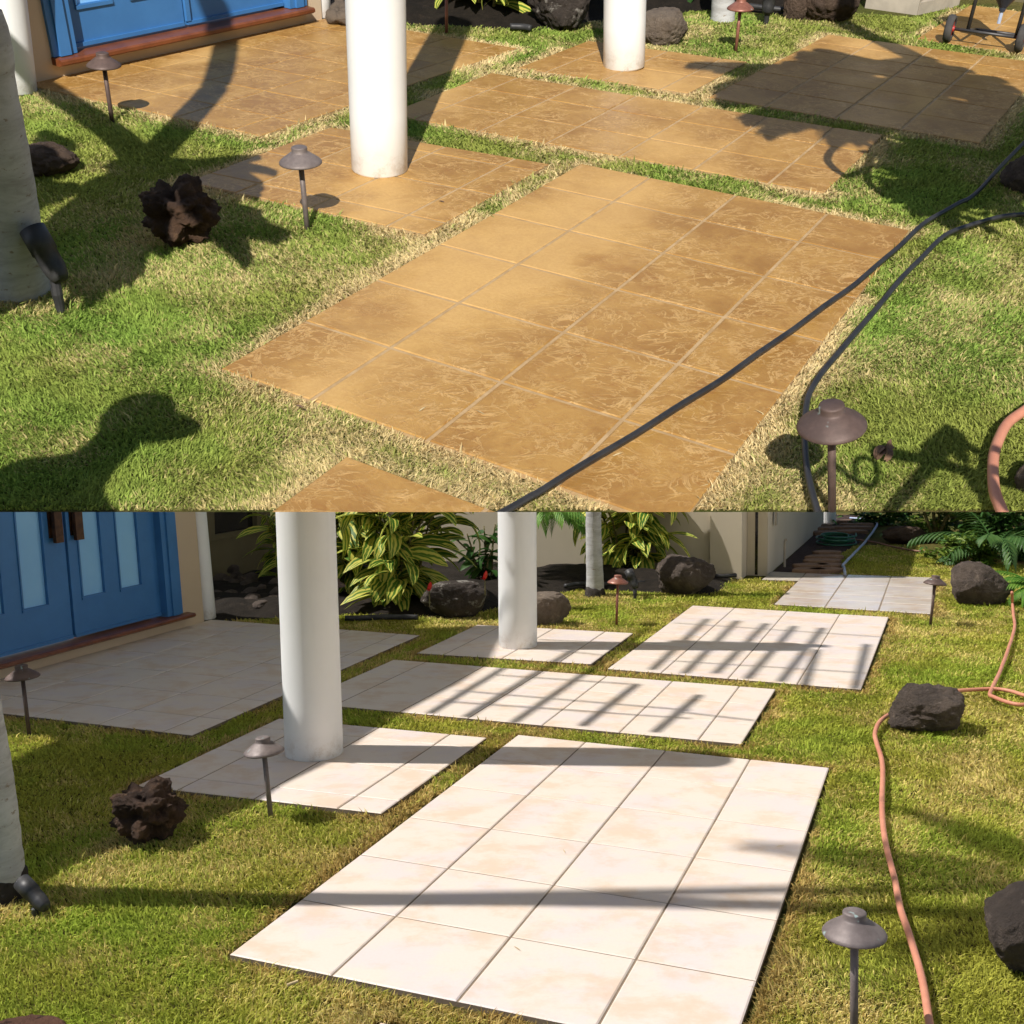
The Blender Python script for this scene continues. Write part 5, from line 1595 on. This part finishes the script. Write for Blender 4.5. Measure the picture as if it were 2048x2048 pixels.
# unseen tree added at the lower right, branches shaped to throw a stand's shadow
def shadow_tree():
    q = lambda x, y, z: UP.caster(1348 + x * .36232, 504 + y * .36232, z)
    hub = q(1560, 1010, 3.2)
    foot = Vector((6.2, 2.0, -0.05))
    root = thing(UP, 'tree', foot, 'added unseen tree right of the sloping lawn, shaped to throw tripod-like shadows', 'tree')
    MB().tube(smooth_path([foot, Vector((5.9, 1.9, 1.6)), q(1932, 1290, 2.9) + Vector((0.6, 0, 0)), q(1932, 1290, 3.0)], 5), 0.12, 12).build(UP, 'trunk', MT['bark'], root, smooth=True)
    for pts, r in (([hub, q(1400, 1200, 2.8), q(1190, 1435, 2.6)], 0.055), ([hub, q(1640, 1230, 2.8), q(1780, 1435, 2.7)], 0.055), ([q(1570, 985, 3.2), q(1440, 1090, 3.1), q(1400, 1170, 3.0)], 0.085),
                   ([q(1100, 1090, 3.0), q(1420, 1150, 3.0), q(1932, 1290, 3.0)], 0.055), ([hub, q(1690, 1100, 3.0), q(1800, 1130, 3.0)], 0.04),
                   ([q(x, y, 2.9) for x, y in [(780, 1240), (860, 1180), (920, 1190), (1000, 1250), (1100, 1285), (1130, 1220), (1110, 1150), (1040, 1130), (1005, 1170), (1015, 1230)]], 0.028)):
        sp = smooth_path(pts, 5)
        MB().tube(sp, [r * (1.08 - 0.3 * i / len(sp)) for i in range(len(sp))], 12).build(UP, 'branch', MT['bark'], root, smooth=True)


shadow_tree()


# the person whose shadow falls at the lower left of the sloping lawn
def person():
    zt = 3.35
    hd = UP.caster(262, 848, zt)
    fwd = Vector((0.55, 0.84, 0)).normalized()
    sd = Vector((fwd.y, -fwd.x, 0))
    hip = hd + Vector((-0.30, -0.42, 0))
    hip.z = 1.85
    root = thing(UP, 'person', Vector((hip.x, hip.y, 0)), 'person in a grey shirt and peaked cap standing left of the sloping lawn', 'person')
    J = {}
    J['pelvis'] = (hip, 0.29)
    J['belly'] = (hip + Vector((0.02, 0.03, 0.38)), 0.31)
    J['chest'] = (hip + Vector((0.08, 0.10, 0.82)), 0.36)
    J['neck'] = (hip + Vector((0.20, 0.28, 1.18)), 0.13)
    J['head'] = (hd + Vector((0, 0, -0.06)), 0.235)
    J['crown'] = (hd + Vector((0, 0, 0.14)), 0.19)
    E = [('pelvis', 'belly'), ('belly', 'chest'), ('chest', 'neck'), ('neck', 'head'), ('head', 'crown')]
    for k, s in (('l', -1), ('r', 1)):
        J['sh' + k] = (hip + Vector((0.08, 0.10, 1.0)) + sd * 0.42 * s, 0.14)
        J['el' + k] = (hip + Vector((0.10, 0.18, 0.42)) + sd * 0.56 * s, 0.10)
        J['wr' + k] = (hip + Vector((0.10, 0.40, 0.12)) + sd * 0.46 * s, 0.07)
        J['hd' + k] = (hip + Vector((0.10, 0.52, 0.02)) + sd * 0.44 * s, 0.08)
        J['th' + k] = (hip + Vector((0, 0, -0.12)) + sd * 0.2 * s, 0.22)
        J['kn' + k] = (hip + Vector((0.02, 0.05, -0.92)) + sd * 0.22 * s, 0.145)
        J['an' + k] = (hip + Vector((0, 0, -1.74)) + sd * 0.22 * s, 0.09)
        J['to' + k] = (hip + Vector((0, 0, -1.80)) + sd * 0.22 * s + fwd * 0.36, 0.07)
        E += [('chest', 'sh' + k), ('sh' + k, 'el' + k), ('el' + k, 'wr' + k), ('wr' + k, 'hd' + k), ('pelvis', 'th' + k), ('th' + k, 'kn' + k), ('kn' + k, 'an' + k), ('an' + k, 'to' + k)]
    names = list(J)
    o = Vector(root['_o'])
    me = bpy.data.meshes.new('body')
    me.from_pydata([tuple((J[n][0] - o) * UP.T) for n in names], [(names.index(a), names.index(b)) for a, b in E], [])
    ob = bpy.data.objects.new('body', me)
    UP.col.objects.link(ob)
    ob.parent = root
    sk = ob.modifiers.new('skin', 'SKIN')
    for i, n in enumerate(names):
        me.skin_vertices[0].data[i].radius = (J[n][1] * UP.T,) * 2
    me.skin_vertices[0].data[0].use_root = True
    sk.use_smooth_shade = True
    ob.modifiers.new('sub', 'SUBSURF').render_levels = 2
    me.materials.append(MT['person'])
    hc = hd + Vector((0, 0, 0.06))
    mb = MB()
    mb.lathe([(0.255, 0.0), (0.26, 0.04), (0.235, 0.14), (0.15, 0.22), (0, 0.24)], hc, (0, 0, 1), 24)
    pk = Vector((0.95, -0.05, 0)).normalized()
    pv = Vector((-pk.y, pk.x, 0))
    rim, out = [], []
    for k in range(9):
        t = (k / 8 - 0.5) * 2.2
        rim.append(hc + pk * 0.25 * math.cos(t) + pv * 0.25 * math.sin(t) + Vector((0, 0, 0.02)))
        out.append(hc + pk * (0.25 + 0.24 * math.cos(t * 1.1)) * math.cos(t * 0.9) + pv * 0.25 * math.sin(t) + Vector((0, 0, -0.05)))
    vs = rim + out + [p - Vector((0, 0, 0.015)) for p in rim + out]
    fs = []
    for k in range(8):
        fs += [(k, k + 1, 9 + k + 1, 9 + k), (18 + k, 27 + k, 27 + k + 1, 18 + k + 1), (9 + k, 9 + k + 1, 27 + k + 1, 27 + k)]
    mb.add(vs, fs)
    mb.build(UP, 'cap', MT['cap'], root, smooth=True)


person()

for o in bpy.data.objects:
    if '_o' in o:
        del o['_o']
